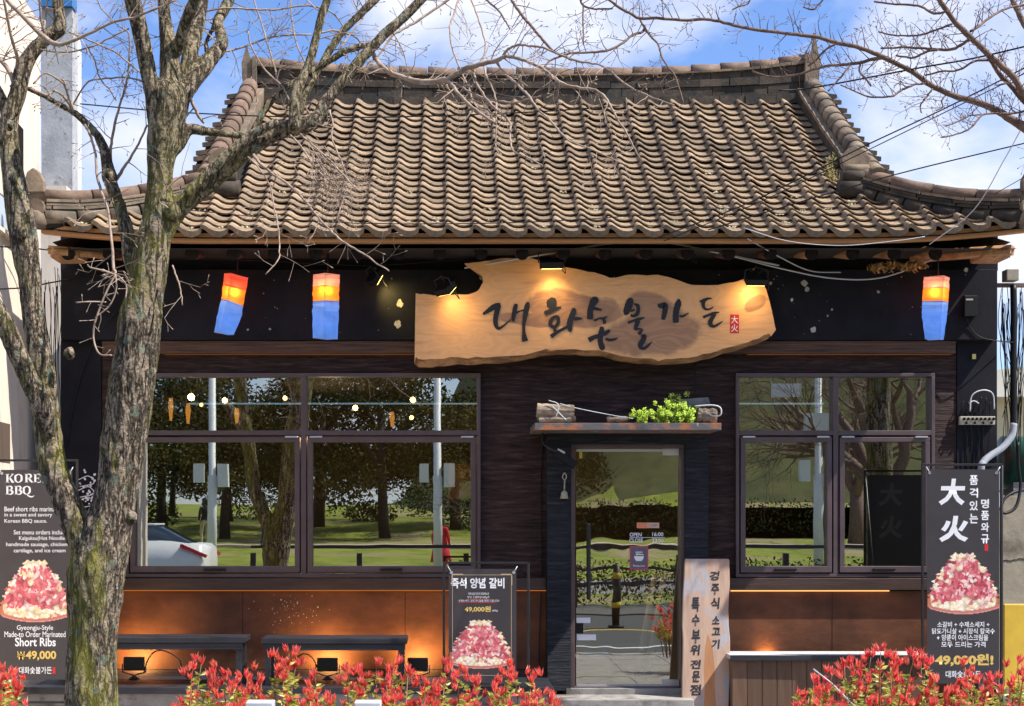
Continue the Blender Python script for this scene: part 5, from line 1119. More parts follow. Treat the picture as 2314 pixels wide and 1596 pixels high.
# middle stand
Y = -.9; t = stand(1001, 1270, 1196, 1575, 1014, 1286, 1167, 1540, Y, 'short poster stand with gold corner border in front of the left window end'); p_ = Y-.0045
txt(t, '즉석 양념 갈비', 1019, 1306, 1140, 1330, p_, M['ink_w'], .03)
txt(t, '대화숯불가든의 대표메뉴로', 1058, 1339, 1105, 1345, p_, M['ink_w']); txt(t, '양념 소갈비살 600g과', 1056, 1347, 1106, 1353, p_, M['ink_w']); txt(t, '수제소세지, 닭도가니살을 함께 드립니다!!', 1036, 1355, 1128, 1361, p_, M['ink_w'])
O('underline', MB().vbox(1056,1353.6,1106,1354.6,p_,p_+.0003).vbox(1036,1361.6,1122,1362.6,p_,p_+.0003), M['ink_r'], t)
txt(t, '49,000원', 1050, 1370, 1109, 1384, p_, M['ink_g'], .03); txt(t, '(600g)', 1112, 1378, 1125, 1383, p_, M['ink_w'])
M['border'] = pm('gold_border', (0.5,0.38,0.24), rough=.5); g = MB(); ring(g, 1022, 1299, 1156, 1527, 1.0, p_, p_+.0003)
for (x, y) in ((1021,1297),(1132,1297),(1021,1524.5),(1132,1524.5)): g.vbox(x, y, x+25, y+2, p_-.0003, p_)
for x in (1020.5, 1155.5):
    for y in (1299, 1503): g.vbox(x, y, x+2, y+24, p_-.0003, p_)
O('border', g, M['border'], t); dish(t, 1015, 1398, 1158, 1513, p_-.0005, 8, .95)
# right stand
Y = -.85; t = stand(2083, 1048, 2266, 1580, 2095, 1061, 2258, 1545, Y, 'tall poster stand with two large white characters by the right window'); p_ = Y-.0045
O('poster_back', MB().vbox(2095, 1061, 2258, 1545, Y-.0009, Y-.0004), pm('poster_back_m', (0.055,0.05,0.055), rough=.6), t)
for s_, y0_, y1_ in (('大',1082,1142),('火',1166,1225)): txt(t, s_, 2121, y0_, 2184, y1_, Y-.0002, pm('show_through', (0.13,0.125,0.13)), .045, shear=.1)
txt(t, '大', 2121, 1082, 2181, 1142, p_, M['ink_w'], .045, shear=.1); txt(t, '火', 2122, 1166, 2188, 1225, p_, M['ink_w'], .045, shear=.1)
for i, s in enumerate('품격있는'): txt(t, s, 2191, 1074+i*29, 2210, 1096+i*29, p_, M['ink_w'], .025)
for i, s in enumerate('명품와규'): txt(t, s, 2217, 1128+i*26.5, 2235, 1149+i*26.5, p_, M['ink_w'], .025)
O('seal', MB().vbox(2225,1230,2233,1245,p_,p_+.0003), M['ink_r'], t); dish(t, 2096, 1246, 2258, 1390, p_-.0005, 11, 1.0)
for s, a, c, b2, d in (('소갈비 + 수제소세지 +',2118,1405,2236,1418),('닭도가니살 + 시장식 칼국수',2106,1420,2248,1433),('+ 양푼이 아이스크림을',2117,1434,2233,1448),('모두 드리는 가격',2127,1450,2227,1463)): txt(t, s, a, c, b2, d, p_, M['ink_w'], .015)
txt(t, '49,000원!', 2113, 1478, 2245, 1506, p_, M['ink_g'], .045); txt(t, '대화숯불가든', 2137, 1516, 2216, 1532, p_, M['ink_w'], .015)

# ------------------------------------------------------------ benches and planter
def bench(x0, x1, lb, y=1440):
    Yf, Yb = -.74, -.38; zt = W(0, y, Yf).z; a, b2 = W(x0,0,Yf).x, W(x1,0,Yf).x
    t = T('bench', lb, 'bench', ((a+b2)/2, (Yf+Yb)/2, .3)); 
    for k in range(3): O('seat_board', MB().box(a, b2, Yf+k*.122, Yf+k*.122+.116, zt-.045, zt), M['bench'], t, bevel=.004)
    O('apron', MB().box(a+.02, b2-.02, Yf+.012, Yf+.032, zt-.10, zt-.047), M['bench'], t, bevel=.003)
    for x in (a+.03, b2-.075):
        for yy in (Yf+.02, Yb-.07): O('leg', MB().box(x, x+.045, yy, yy+.045, .301, zt-.047), M['bench'], t, bevel=.003)
bench(150, 553, 'left long black wooden bench with its end behind the tree trunk', 1441)
bench(590, 920, 'right black wooden bench under the left window', 1443)
t = T('planter_box', 'brown slatted timber box bench with a pale top board right of the plank sign', 'planter', W(1870,1600,-.3))
a, b2 = W(1655,0,-.5).x, W(2098,0,-.5).x; zt = .54; k = 0; x = a
while x < b2-.02:
    O('plank', MB().box(x, min(x+.121, b2), -.50+R.gauss(0,.0012), -.475, .03, zt-.055), pm('box_plank', (0.105,0.056,0.033), (0.155,0.088,0.054), 4, (6,6,.5), .7, .25, 10, rnd=.25) if k == 0 else bpy.data.materials['box_plank'], t, bevel=.003); x += .125; k += 1
O('plank', MB().box(a, a+.02, -.47, -.05, .03, zt-.055), bpy.data.materials['box_plank'], t)
O('backing', MB().box(a+.02, b2, -.474, -.15, .03, zt-.06), M['blackbox'], t)
O('top_board', MB().box(a-.02, b2+.01, -.53, -.15, zt-.05, zt-.01), pm('pale_top', (0.42,0.42,0.44), (0.55,0.55,0.56), 7, (1,3,1)), t, bevel=.006)
O('top_trim', MB().box(a-.025, b2+.015, -.545, -.531, zt-.055, zt-.008), M['bench'], t, bevel=.004)

# ------------------------------------------------------------ utilities at the right
t = T('junction_box', 'small black electrical box on the black band right of the far lantern', 'box', W(2194,690,-.13))
O('case', MB().vbox(2180, 668, 2209, 715, -.19, -.121), M['blackbox'], t, bevel=.004); O('label_strip', MB().vbox(2183, 675, 2199, 679, -.192, -.1905), pm('strip_print', (0.35,0.36,0.3)), t)
O('cable', MB().tube(bez([W(2184,715,-.15), W(2192,740,-.13), W(2215,762,-.13), W(2250,770,-.13), W(2290,774,.0)]), .005, 6), M['blackbox'], t)
t = T('cable_terminal', 'pale perforated cable terminal strip with black knobs on the right pillar', 'bracket', W(2210,950,-.02))
O('plate', MB().vbox(2170, 941, 2249, 960, -.055, -.012), pm('terminal_beige', (0.46,0.42,0.33), rough=.6), t, bevel=.003)
for i in range(8): O('knob', MB().tube([W(2179+i*9.5, 947, -.056), W(2179+i*9.5, 947, -.075)], .013, 10), M['blackbox'], t)
for i in range(4): O('knob', MB().tube([W(2184+i*19, 956, -.056), W(2184+i*19, 956, -.075)], .011, 10), M['blackbox'], t)
for i in range(7): O('cable', MB().tube(bez([W(2177+i*10, 942, -.04), W(2175+i*10+R.uniform(-3,3), 922, -.04), W(2178+i*10, 905+R.uniform(-8,8), -.03)]), .005, 5), M['blackbox'], t)
for i in range(5): O('cable', MB().tube(bez([W(2180+i*14, 960, -.04), W(2182+i*14+R.uniform(-4,6), 1000, -.03), W(2178+i*12, 1060, -.02)]), .005, 5), M['blackbox'], t)
tag(O('terminal_wire', MB().tube(bez([W(2192,930,-.06), W(2196,895,-.07), W(2220,882,-.07), W(2243,890,-.06), W(2247,925,-.05)]), .006, 6).tube(bez([W(2190,912,-.06), W(2200,906,-.05), W(2212,912,-.05)]), .005, 6), M['wire_w']), 'pale wire arching over the cable terminal on the right pillar', 'wire')
tag(O('yellow_tag', MB().obox(W(2201,806,-.03), Vector((.016,0,0)), Vector((0,.008,0)), Vector((0,0,.022))), pm('tag_yellow', (0.7,0.6,0.2)), bevel=.004), 'small yellow tag hanging on the right pillar under the band', 'tag')
# utility pole and cable bundle
t = T('utility_bracket', 'steel bracket with insulators and cable bundle at the right edge beside the eave', 'bracket', W(2290,640,.2))
O('cross_arm', MB().vbox(2252, 640, 2340, 648, .1, .16), pm('rust_arm', (0.14,0.08,0.06), rough=.7), t)
O('insulator_box', MB().vbox(2275, 608, 2303, 634, .02, .14), pm('insulator', (0.35,0.31,0.24), (0.25,0.22,0.17), 15), t, bevel=.006)
O('conduit_pole', MB().tube(bez([W(2290,645,.1), W(2291,720,.1), W(2290,820,.1), W(2291,900,.1), W(2290,960,.1)]), .028, 10), M['blackbox'], t)
g = MB()
for i in range(34):
    x0 = R.uniform(2262, 2330); y0 = R.uniform(640, 700); y1 = R.uniform(820, 1080)
    g.tube(bez([W(x0,y0,.15), W(x0+R.uniform(-8,8), y0+(y1-y0)*.3, .1), W(x0*.5+1146+R.uniform(-10,12), y0+(y1-y0)*.65, .1), W(x0*.5+1146+R.uniform(-18,22), y1, .15)], 6), .0032, 4)
O('cable_bundle', g, M['blackbox'], t, stuff=True)
tag(O('grey_conduit', MB().tube(bez([W(2291,958,.0), W(2286,985,-.02), W(2265,1012,-.06), W(2238,1030,-.10), W(2222,1045,-.14), W(2217,1068,-.16), W(2217,1200,-.1), W(2218,1560,-.1)]), .03, 12), pm('conduit_grey', (0.30,0.33,0.38), (0.22,0.24,0.28), 30, (1,1,8))), 'ribbed grey conduit curving down behind the right poster stand', 'conduit')
tag(O('cable_loop', MB().tube(bez([W(2300,1000,0), W(2302,1060,0), W(2306,1100,-.0), W(2296,1145,-.05), W(2272,1160,-.08), W(2262,1150,-.08), W(2272,1125,-.05), W(2300,1110,.0), W(2340,1108,.1)]), .014, 8), M['blackbox']), 'thick black cable loop hanging at the right edge above the garden wall', 'cable')
t = T('gas_meter', 'grey meter box behind the right poster stand', 'meter', W(2240,1100,-.05)); O('case', MB().vbox(2224, 1066, 2262, 1110, -.10, -.012), pm('meter_grey', (0.45,0.46,0.46)), t, bevel=.008); O('side_pipe', MB().vbox(2258,1112,2266,1150,-.08,-.05), M['white_paint'], t)

# overhead cables
def cable(pts, r, lb, m_='blackbox'): tag(O('overhead_cable', MB().tube(bez(pts, 8), r, 6), M[m_]), lb, 'cable')
cable([W(1480,540,-1.1), W(1700,455,-1.3), W(1950,332,-1.6), W(2150,238,-2), W(2400,110,-2.5)], .005, 'thick black cable climbing to the upper right, upper of the close pair')
cable([W(1500,545,-1.1), W(1720,455,-1.3), W(1960,340,-1.6), W(2160,242,-2), W(2400,125,-2.5)], .0038, 'thin black cable just under the thick climbing one')
cable([W(1600,520,-1.0), W(1780,465,-1.1), W(2030,393,-1.3), W(2340,318,-1.6)], .005, 'black cable crossing the right eave to the right edge')
cable([W(1760,205,-1.8), W(1840,198,-1.8), W(2070,155,-2.2), W(2210,130,-2.4), W(2420,80,-2.8)], .006, 'black cable crossing the sky from the ridge end to the upper right')
cable([W(2314,280,-2), W(2270,360,-1.6), W(2200,475,-1.2), W(2100,553,-1.0)], .004, 'thin grey cable falling steeply to the right eave', 'wire_w')
cable([W(2420,320,-1.6), W(2330,390,-1.3), W(2245,440,-1.05)], .003, 'thinnest cable at the right over the corner ridge')
cable([W(180,235,-1.5), W(420,255,-1.5), W(760,266,-1.6), W(1150,256,-1.7), W(1400,240,-1.8)], .005, 'thin black cable crossing high over the roof tiles')
cable([W(380,470,-1.1), W(700,500,-1.1), W(1000,506,-1.1), W(1300,497,-1.1), W(1640,470,-1.1)], .004, 'thin black cable crossing low over the roof tiles')
cable([W(1050,606,-.25), W(1200,580,-.4), W(1400,548,-.7), W(1500,548,-.7), W(1640,575,-.5), W(1760,600,-.3)], .008, 'pale grey cable sagging under the eave over the name board', 'wire_w')
cable([W(1500,548,-.68), W(1600,565,-.55), W(1760,606,-.35), W(1880,629,-.3), W(1990,628,-.3), W(2100,590,-.3), W(2140,568,-.4)], .006, 'pale cable with the deepest sag under the right eave', 'wire_w')
cable([W(1690,540,-.9), W(1760,580,-.6), W(1830,612,-.3), W(1900,616,-.2)], .005, 'short white cable dropping from the eave right of the board', 'wire_w')
cable([W(1680,515,-1.0), W(1780,545,-1.0), W(1900,555,-1.0), W(2020,545,-1.0), W(2090,535,-1.0)], .003, 'pale cable lying along the right eave edge', 'wire_w')
cable([W(366,585,-.15), W(560,588,-.2), W(820,600,-.2), W(1000,590,-.2), W(1230,572,-.25)], .005, 'black cable along the wall top left of the name board')
cable([W(330,640,-.13), W(250,720,-.13), W(200,800,-.05), W(170,900,-.02), W(150,1010,-.02)], .006, 'black cable slanting down the left corner pillar')
cable([W(-40,555,-1.2), W(40,560,-.7), W(90,563,-.4), W(180,575,0), W(250,580,-.1)], .006, 'black cable from the white building to the left eave')
cable([W(-40,655,-1.2), W(60,650,-.6), W(110,640,-.3), W(230,618,-.13)], .006, 'black cable crossing the white wall left below the eave')
g = MB()
for i in range(16):
    x0 = R.uniform(85,135); g.tube(bez([W(x0,R.uniform(600,660),.2), W(x0+R.uniform(-8,8),700,.15), W(x0*.6+50+R.uniform(-5,5),800,.15), W(x0*.35+86+R.uniform(-4,4),900,.15), W(x0*.2+106,990,.15), W(R.uniform(125,136),1090,.1)], 5), .0035, 4)
tag(O('cable_bundle', g, M['blackbox'], stuff=True), 'tangled bundle of cables down the left corner of the restaurant', 'cables')
# ------------------------------------------------------------ photinia hedge in front
def leaf(g, base, d, ln, wd, rr, curl=.25):
    d = d.normalized(); s = d.cross(Vector((rr.gauss(0,.3), rr.gauss(0,.3)-1, rr.gauss(0,.3)))).normalized(); nn = s.cross(d)
    m1 = base + d*ln*.45; tip = base + d*ln + nn*ln*curl*rr.uniform(-1,1)*.6
    g.add([base, m1+s*wd+nn*wd*.5, tip, m1-s*wd+nn*wd*.5, m1], [(0,4,1),(4,2,1),(0,3,4),(4,3,2)])
M['red_leaf'] = pm('red_leaf', (0.85,0.05,0.085), (0.96,0.33,0.22), 26, rough=.38, rnd=.3)
M['green_leaf'] = pm('green_leaf', (0.24,0.31,0.03), (0.75,0.72,0.20), 9, rough=.35, rnd=.35)
M['stem'] = pm('shrub_stem', (0.30,0.12,0.06), (0.2,0.15,0.07), 10)
for nm in ('red_leaf', 'green_leaf'):
    t_ = M[nm].node_tree; p_ = t_.nodes['Principled BSDF']; out_ = [n_ for n_ in t_.nodes if n_.type == 'OUTPUT_MATERIAL'][0]
    tl_ = N(t_, 'ShaderNodeBsdfTranslucent'); ms_ = N(t_, 'ShaderNodeMixShader'); ms_.inputs[0].default_value = .5
    src = p_.inputs['Base Color'].links[0].from_socket; t_.links.new(src, tl_.inputs[0]); t_.links.new(p_.outputs[0], ms_.inputs[1]); t_.links.new(tl_.outputs[0], ms_.inputs[2]); t_.links.new(ms_.outputs[0], out_.inputs[0])
HY = -3.2
tops = [(401,1578),(435,1493),(455,1482),(473,1497),(509,1492),(532,1522),(559,1517),(590,1520),(621,1464),(640,1490),(653,1455),(668,1490),(713,1505),(738,1556),(788,1482),(810,1500),(828,1514),(850,1481),(872,1522),(891,1484),(922,1506),(958,1515),(985,1540),(1008,1490),(1043,1486),(1070,1522),(1120,1530),(1147,1475),(1160,1492),(1205,1506),(1220,1540),(1248,1556),(575,1550),(690,1555),(905,1560),(1180,1550),
 (1824,1572),(1839,1506),(1862,1540),(1880,1494),(1908,1486),(1921,1476),(1945,1500),(1968,1460),(1990,1444),(2010,1470),(2027,1480),(2012,1520),(2040,1520),(2065,1452),(2080,1472),(2100,1476),(2109,1520),(2140,1540),(2165,1524),(2181,1490),(2200,1512),(2231,1522),(2256,1500),(2280,1530),(2300,1480),(2312,1500),(2325,1520),(5,1496),(25,1492),(40,1512),(-10,1530)]
tops.sort(); groups = []; 
for tp in tops:
    if groups and tp[0]-groups[-1][0][0] < 80: groups[-1].append(tp)
    else: groups.append([tp])
names = ['with broad base at the left picture edge beyond the trunk','first clump right of the tree trunk','under the gap between the two benches','with the tallest shoots under the left end of the right bench','by the floodlight of the right bench','around the right hand concrete block','with one lone upright shoot at the right bench end','just left of the middle poster stand','across the foot of the middle poster stand','just right of the middle poster stand','small low one before the left door pillar','at the left start of the row before the planter box','second in the row before the planter box','tallest one before the planter box','under the left edge of the tall right poster','across the foot of the tall right poster','under the yellow sign at the right edge']
_old = ['at the left edge of the picture','first clump right of the tree trunk','under the gap between the benches','below the left part of the right bench','right of the tallest shoot by the right bench','near the right end of the right bench','at the foot of the middle poster stand','right of the middle poster stand, before the door','at its left start, before the planter box','second, before the planter box','third, tallest, left of the tall right poster','below the right tall poster','under the yellow sign','at the far right corner','last one']
for gi, gr in enumerate(groups):
    xs = [a for a, _ in gr]; cx = sum(xs)/len(xs); bp = W(cx, 1700, HY); bp.z = 0
    t = T('photinia_shrub', 'red photinia shrub ' + names[min(gi, 16)], 'shrub', bp, 'red photinia shrubs of the front hedge')
    gs, g1, g2 = MB(), MB(), MB()
    shoots = [(x, y, 1) for x, y in gr]
    for _ in range(int((max(xs)-min(xs)+34)/6.5)):
        shoots.append((R.uniform(min(xs)-15, max(xs)+18), R.triangular(1535, 1640, 1580), 0))
    for x, y, tall in shoots:
        Yp = HY + R.uniform(-.28, .28); top = W(x, y, Yp); top.z = CZ-(y-PY)*(HY+D)/F - .045
        foot = Vector((bp.x+(top.x-bp.x)*.6, HY+R.uniform(-.1,.1), .15)); mid = foot.lerp(top, .6)+Vector((R.gauss(0,.02),R.gauss(0,.02),0))
        pts = bez([foot, mid, top-Vector((0,0,.03))], 5); gs.tube(pts, [.006]*(len(pts)-4)+[.004,.0035,.003,.0025], 4)
        nclu = R.randint(4, 7) if tall else R.randint(1, 2)
        for k in range(nclu):      # rosettes of narrow upright leaves
            q = top + Vector((R.gauss(0,.018+.007*k), R.gauss(0,.03), -.030*k+R.gauss(0,.008) - (.03 if k == 0 else 0)))
            ax = Vector((R.gauss(0,.3), R.gauss(0,.3)-.15, 1)).normalized()
            for _ in range(R.randint(10, 15)):
                a = R.uniform(0, 2*pi); sp = R.uniform(.12, .55); leaf(g1, q, ax+Vector((cos(a)*sp, sin(a)*sp, 0)), R.uniform(.044,.080), R.uniform(.0062,.0100), R)
        for k in range(R.randint(13, 19)):   # broader green and yellow leaves below
            u = R.uniform(.0, .36); q = top.lerp(foot, u*.9+(.16 if tall else .06)); a = R.uniform(0, 2*pi)
            tgt = g2 if (R.random() < .86) else g1
            leaf(tgt, q, Vector((cos(a), sin(a), R.uniform(-.1,.7))), R.uniform(.045,.078), R.uniform(.009,.015), R, .5)
    O('stem', gs, M['stem'], t); O('red_leaves', g1, M['red_leaf'], t, stuff=True); O('green_leaves', g2, M['green_leaf'], t, stuff=True)
tag(O('dead_twig', MB().tube([W(1838,1512,HY-.2), W(1880,1545,HY-.2), W(1935,1600,HY-.2)], .005, 5), M['wire_w']), 'pale dead twig slanting through the right shrubs', 'twig')
g = MB().box(W(380,0,HY).x, W(1270,0,HY).x, HY-.4, HY+.4, 0, .12); tag(O('planting_strip', g, M['under']), 'soil strip of the front hedge left of the door', 'planting bed')
for x0, x1, lb in ((554,616,'left of two pale concrete blocks standing in the front hedge'), (800,860,'right of two pale concrete blocks standing in the front hedge')):
    a, b2 = W(x0, 1588, -3.75), W(x1, 1588, -3.75); tag(O('concrete_block', MB().box(a.x, b2.x, -3.75, -3.60, 0, a.z), M['white_paint'] if 0 else pm('block_grey', (0.5,0.53,0.58), (0.4,0.43,0.48), 9), bevel=.006), lb, 'block')

# ------------------------------------------------------------ trees
def V(x, y, dy): return W(x, y, TY+dy)
def RW_(w_, Y): return w_/2*SC(Y)
def branch(g, pts, dy0=0, dy1=0, n=10, sub=4, kinkn=0.0):
    """pts: (x, y, width) in photo pixels; the depth runs from dy0 to dy1"""
    P = []; m_ = len(pts)
    lw = None; full = []
    for i, p in enumerate(pts):
        if len(p) == 3: lw = p[2]
        full.append([p[0], p[1], p[2] if len(p) == 3 else None])
    ks = [i for i, p in enumerate(full) if p[2] is not None]
    for i, p in enumerate(full):
        if p[2] is None:
            a = max([k for k in ks if k < i], default=ks[0]); b_ = min([k for k in ks if k > i], default=None)
            p[2] = full[a][2]*(.86**(i-a)) if b_ is None else full[a][2]+(full[b_][2]-full[a][2])*(i-a)/(b_-a)
    for i, p in enumerate(full):
        Y = TY + dy0 + (dy1-dy0)*i/(m_-1); q = W(p[0], p[1], Y); P.append((q.x, q.y, q.z, RW_(p[2], Y)))
    Q = [Vector(a) for a in P]; Q = [Q[0]*2-Q[1]]+Q+[Q[-1]*2-Q[-2]]; pp = []; rr = []
    for i in range(1, len(Q)-2):
        a, b_, c, d = Q[i-1:i+3]
        for k in range(sub):
            t = k/sub; v = 0.5*((2*b_)+(c-a)*t+(2*a-5*b_+4*c-d)*t*t+(3*b_-a-3*c+d)*t**3); pp.append(v.xyz); rr.append(max(.0012, v.w))
    pp.append(Q[-2].xyz); rr.append(max(.0012, Q[-2].w))
    if kinkn: pp = [p if i in (0,) else p+Vector((R.gauss(0,kinkn), R.gauss(0,kinkn), R.gauss(0,kinkn))) for i, p in enumerate(pp)]
    g.tube(pp, rr, n, True); return pp, rr
def twig(g, p, d, ln, r, lev, rr, droop):
    q = p.copy(); pts = [q.copy()]; rs = [r]; ns = max(2, int(ln/.05)); dd = d.copy(); side = 1
    for i in range(ns):
        dd = (dd + Vector((rr.gauss(0,.16), rr.gauss(0,.12), rr.gauss(0,.12)-droop))).normalized(); q = q+dd*ln/ns; pts.append(q.copy()); rs.append(max(.0011, r*(1-.6*(i+1)/ns)))
        if lev > 0 and rr.random() < (.62 if lev > 1 else .5):
            ax = dd.cross(Vector((rr.gauss(0,.3), -1, rr.gauss(0,.3)))).normalized()*side; side = -side
            nd = (dd*.75+ax*.65+Vector((0,rr.gauss(0,.35),0))).normalized(); twig(g, q, nd, ln*rr.uniform(.28,.55), rs[-1]*.7, lev-1, rr, droop*.6)
    rs[-1] = max(rs[-1], .0016 if BUD else 0); g.tube(pts, rs, 3, False)
    if BUD and lev <= 1: g.tube([q, q+dd*.010, q+dd*.020], [.0012,.0036,.0008], 4, False)
BUD = True
def twigs_on(g, pp, rr_, dens, ln, lev, rr, droop=0.0, bias=None, skip=0.15):
    acc = 0
    for i in range(1, len(pp)):
        seg = pp[i]-pp[i-1]; acc += seg.length*dens
        while acc > rr.random()*.6+.7:
            acc -= 1
            if i < len(pp)*skip: continue
            d = seg.normalized(); ax = d.cross(Vector((rr.gauss(0,.35), -1, rr.gauss(0,.35)))).normalized()
            if rr.random() < .5: ax = -ax
            if bias and ax.dot(Vector(bias)) < 0 and rr.random() < .75: ax = -ax
            nd = (d*rr.uniform(.2,.8)+ax+Vector((0,rr.gauss(0,.5),0))).normalized(); r0 = min(rr_[i]*.5, .0048)
            twig(g, pp[i-1].lerp(pp[i], rr.random()), nd, ln*rr.uniform(.5,1.3), max(.0018, r0), lev, rr, droop)

TY = -4.5; rt = random.Random(31)
tree = T('street_tree', 'large bare street tree with forked mossy trunk in front of the restaurant at left', 'tree', (W(205,1600,TY).x, TY, 0))
g = MB()
B1 = [branch(g, [(205,1830,150),(205,1700,128),(206,1596,118),(207,1480,112),(212,1400,114),(216,1303,130),(240,1214,112),(262,1118,96),(280,1006,100),(293,902,106),(309,799,102),(316,730,98),(329,661,84),(340,592,80),(353,523,74),(360,466,66),(362,400,60),(366,340,68),(374,283,76),(380,248,82),(382,212,84),(383,185,50)], 0, 0, 20)]
# left stem
B1 += [branch(g, [(232,1330,90),(196,1235,78),(165,1170,66),(142,1110,62),(122,1060,62),(110,990,60),(103,902,58),(94,833,60),(83,765,52),(72,700,46),(68,640,52),(58,585,60),(52,531,64),(40,460,57),(29,390,50),(20,319,46),(22,266,42),(40,212,38),(51,160,38),(70,122,34),(103,88,32),(133,66,33),(134,35,28),(130,0,28),(124,-60,26)], 0, .15, 18)]
B1 += [branch(g, [(112,985,30),(98,930,44),(68,862,42),(36,790,42),(4,722,46),(-40,660,48),(-90,600,44)], -.02, -.3, 14)]
B1 += [branch(g, [(22,300,30),(8,235,26),(-20,180,24),(-60,120,20)], .1, .3, 12)]
# big right limb
B1 += [branch(g, [(350,560,60),(375,505,56),(400,472,50),(428,448,46),(466,416,45),(520,370,45),(573,327,44),(625,297,42),(672,287,40),(719,268,36),(733,235,28),(760,200,25),(791,164,24),(812,138,26),(839,109,24),(868,78,22),(900,51,22),(951,0,21),(990,-45,20)], 0, .25, 16)]
B1 += [branch(g, [(420,440,26),(466,395,26),(520,345,24),(573,303,22),(630,275,20)], -.06, .0, 12)]
B1 += [branch(g, [(663,292,28),(665,255,26),(668,218,27),(678,188,24),(690,164,21),(705,122,20),(715,80,19),(727,35,20),(738,0,20),(748,-45,19)], .0, .2, 12)]
B1 += [branch(g, [(676,285,16),(681,240,17),(692,212,15),(704,189,15),(720,158,16),(737,127,17),(755,98,18),(773,73,18),(808,38,20),(846,0,21),(885,-42,20)], .12, .5, 12)]
B1 += [branch(g, [(560,318,16),(580,282,16),(602,244,16),(630,214,15),(660,189,14),(690,170,15),(719,153,16),(755,131,16),(780,116,16),(812,106,17),(840,100,12)], .2, .3, 12)]
B1 += [branch(g, [(385,350,24),(405,328,27),(426,293,26),(460,296,20),(493,301,17),(530,306,18),(566,308,16),(610,300,14)], .0, .12, 12)]
# crown stems above the trunk
B1 += [branch(g, [(362,320,40),(352,260,40),(344,212,36),(334,160,37),(324,106,38),(312,50,38),(300,0,38),(288,-60,34)], .03, -.2, 12)]
B1 += [branch(g, [(382,225,56),(384,170,48),(382,110,43),(374,60,32),(371,30,29),(371,0,29),(370,-60,27)], 0, .05, 14)]
B1 += [branch(g, [(398,280,40),(412,225,38),(420,160,34),(432,108,38),(445,53,37),(455,0,33),(465,-60,30)], .02, .3, 12)]
B1 += [branch(g, [(415,215,42),(436,182,42),(460,152,40),(480,128,36),(496,110,33),(502,90,29),(492,53,25),(503,28,25),(517,0,25),(528,-45,23)], .05, .5, 12)]
B1 += [branch(g, [(398,120,30),(408,85,27),(422,45,27),(436,12,27),(450,-30,24)], .0, -.2, 12)]
B1 += [branch(g, [(474,135,14),(465,100,13),(478,70,10),(488,45,8)], .3, .4, 8)]
# leaning slender stem from left
B1 += [branch(g, [(352,720,40),(325,660,36),(302,610,33),(293,578,31),(286,523,32),(274,480,31),(264,450,30),(250,415,34),(247,398,37),(243,375,28),(236,340,23),(222,310,21),(210,295,20),(188,272,17),(166,254,16),(130,234,14),(100,217,13),(60,200,10),(20,195,8)], -.03, .3, 12)]
# knots and stubs
for x, y, s in ((160,800,22),(55,530,26),(120,1020,20),(300,1170,26),(345,840,22),(505,106,20),(250,398,24),(393,480,34),(215,1240,40),(24,285,20),(38,190,14)):
    q = W(x, y, TY-.02); r_ = RW_(s*1.3, TY); g.tube([q-Vector((0,r_*.3,r_)), q-Vector((0,r_*.6,r_*.5)), q-Vector((0,r_*.7,0)), q-Vector((0,r_*.6,-r_*.5)), q-Vector((0,r_*.3,-r_))], [r_*.2,r_*.7,r_*.8,r_*.7,r_*.2], 10)
tm = g.mesh('trunk_raw'); to = bpy.data.objects.new('trunk_raw', tm); COL.objects.link(to)
rm = to.modifiers.new('r', 'REMESH'); rm.mode = 'VOXEL'; rm.voxel_size = .0105
sm = to.modifiers.new('s', 'SMOOTH'); sm.factor = .5; sm.iterations = 3
bpy.context.view_layer.update(); me = bpy.data.meshes.new_from_object(to.evaluated_get(bpy.context.evaluated_depsgraph_get())); bpy.data.objects.remove(to)
nv = len(me.vertices); co_ = np.empty(nv*3, np.float32); me.vertices.foreach_get('co', co_); co_ = co_.reshape(-1,3); no = np.empty(nv*3, np.float32); me.vertices.foreach_get('normal', no); no = no.reshape(-1,3)
dsp = np.empty(nv, np.float32)
for i in range(nv):
    x, y, z = co_[i]
    a = noise.noise(Vector((x*26, y*26, z*5))); b_ = noise.noise(Vector((x*60+5, y*60, z*16))); c = noise.noise(Vector((x*7, y*7, z*4+9)))
    dsp[i] = (1-abs(a)*2.2)*.007 + b_*.004 + c*.010 - .004
hgt = np.clip((5.2-co_[:,2])/3.0, .35, 1.0); co_ += no*(dsp*hgt)[:, None]
me.vertices.foreach_set('co', co_.ravel()); me.polygons.foreach_set('use_smooth', [True]*len(me.polygons)); me.update(); me.materials.clear()
print('trunk verts', nv)
O('trunk', me, M['bark'], tree)
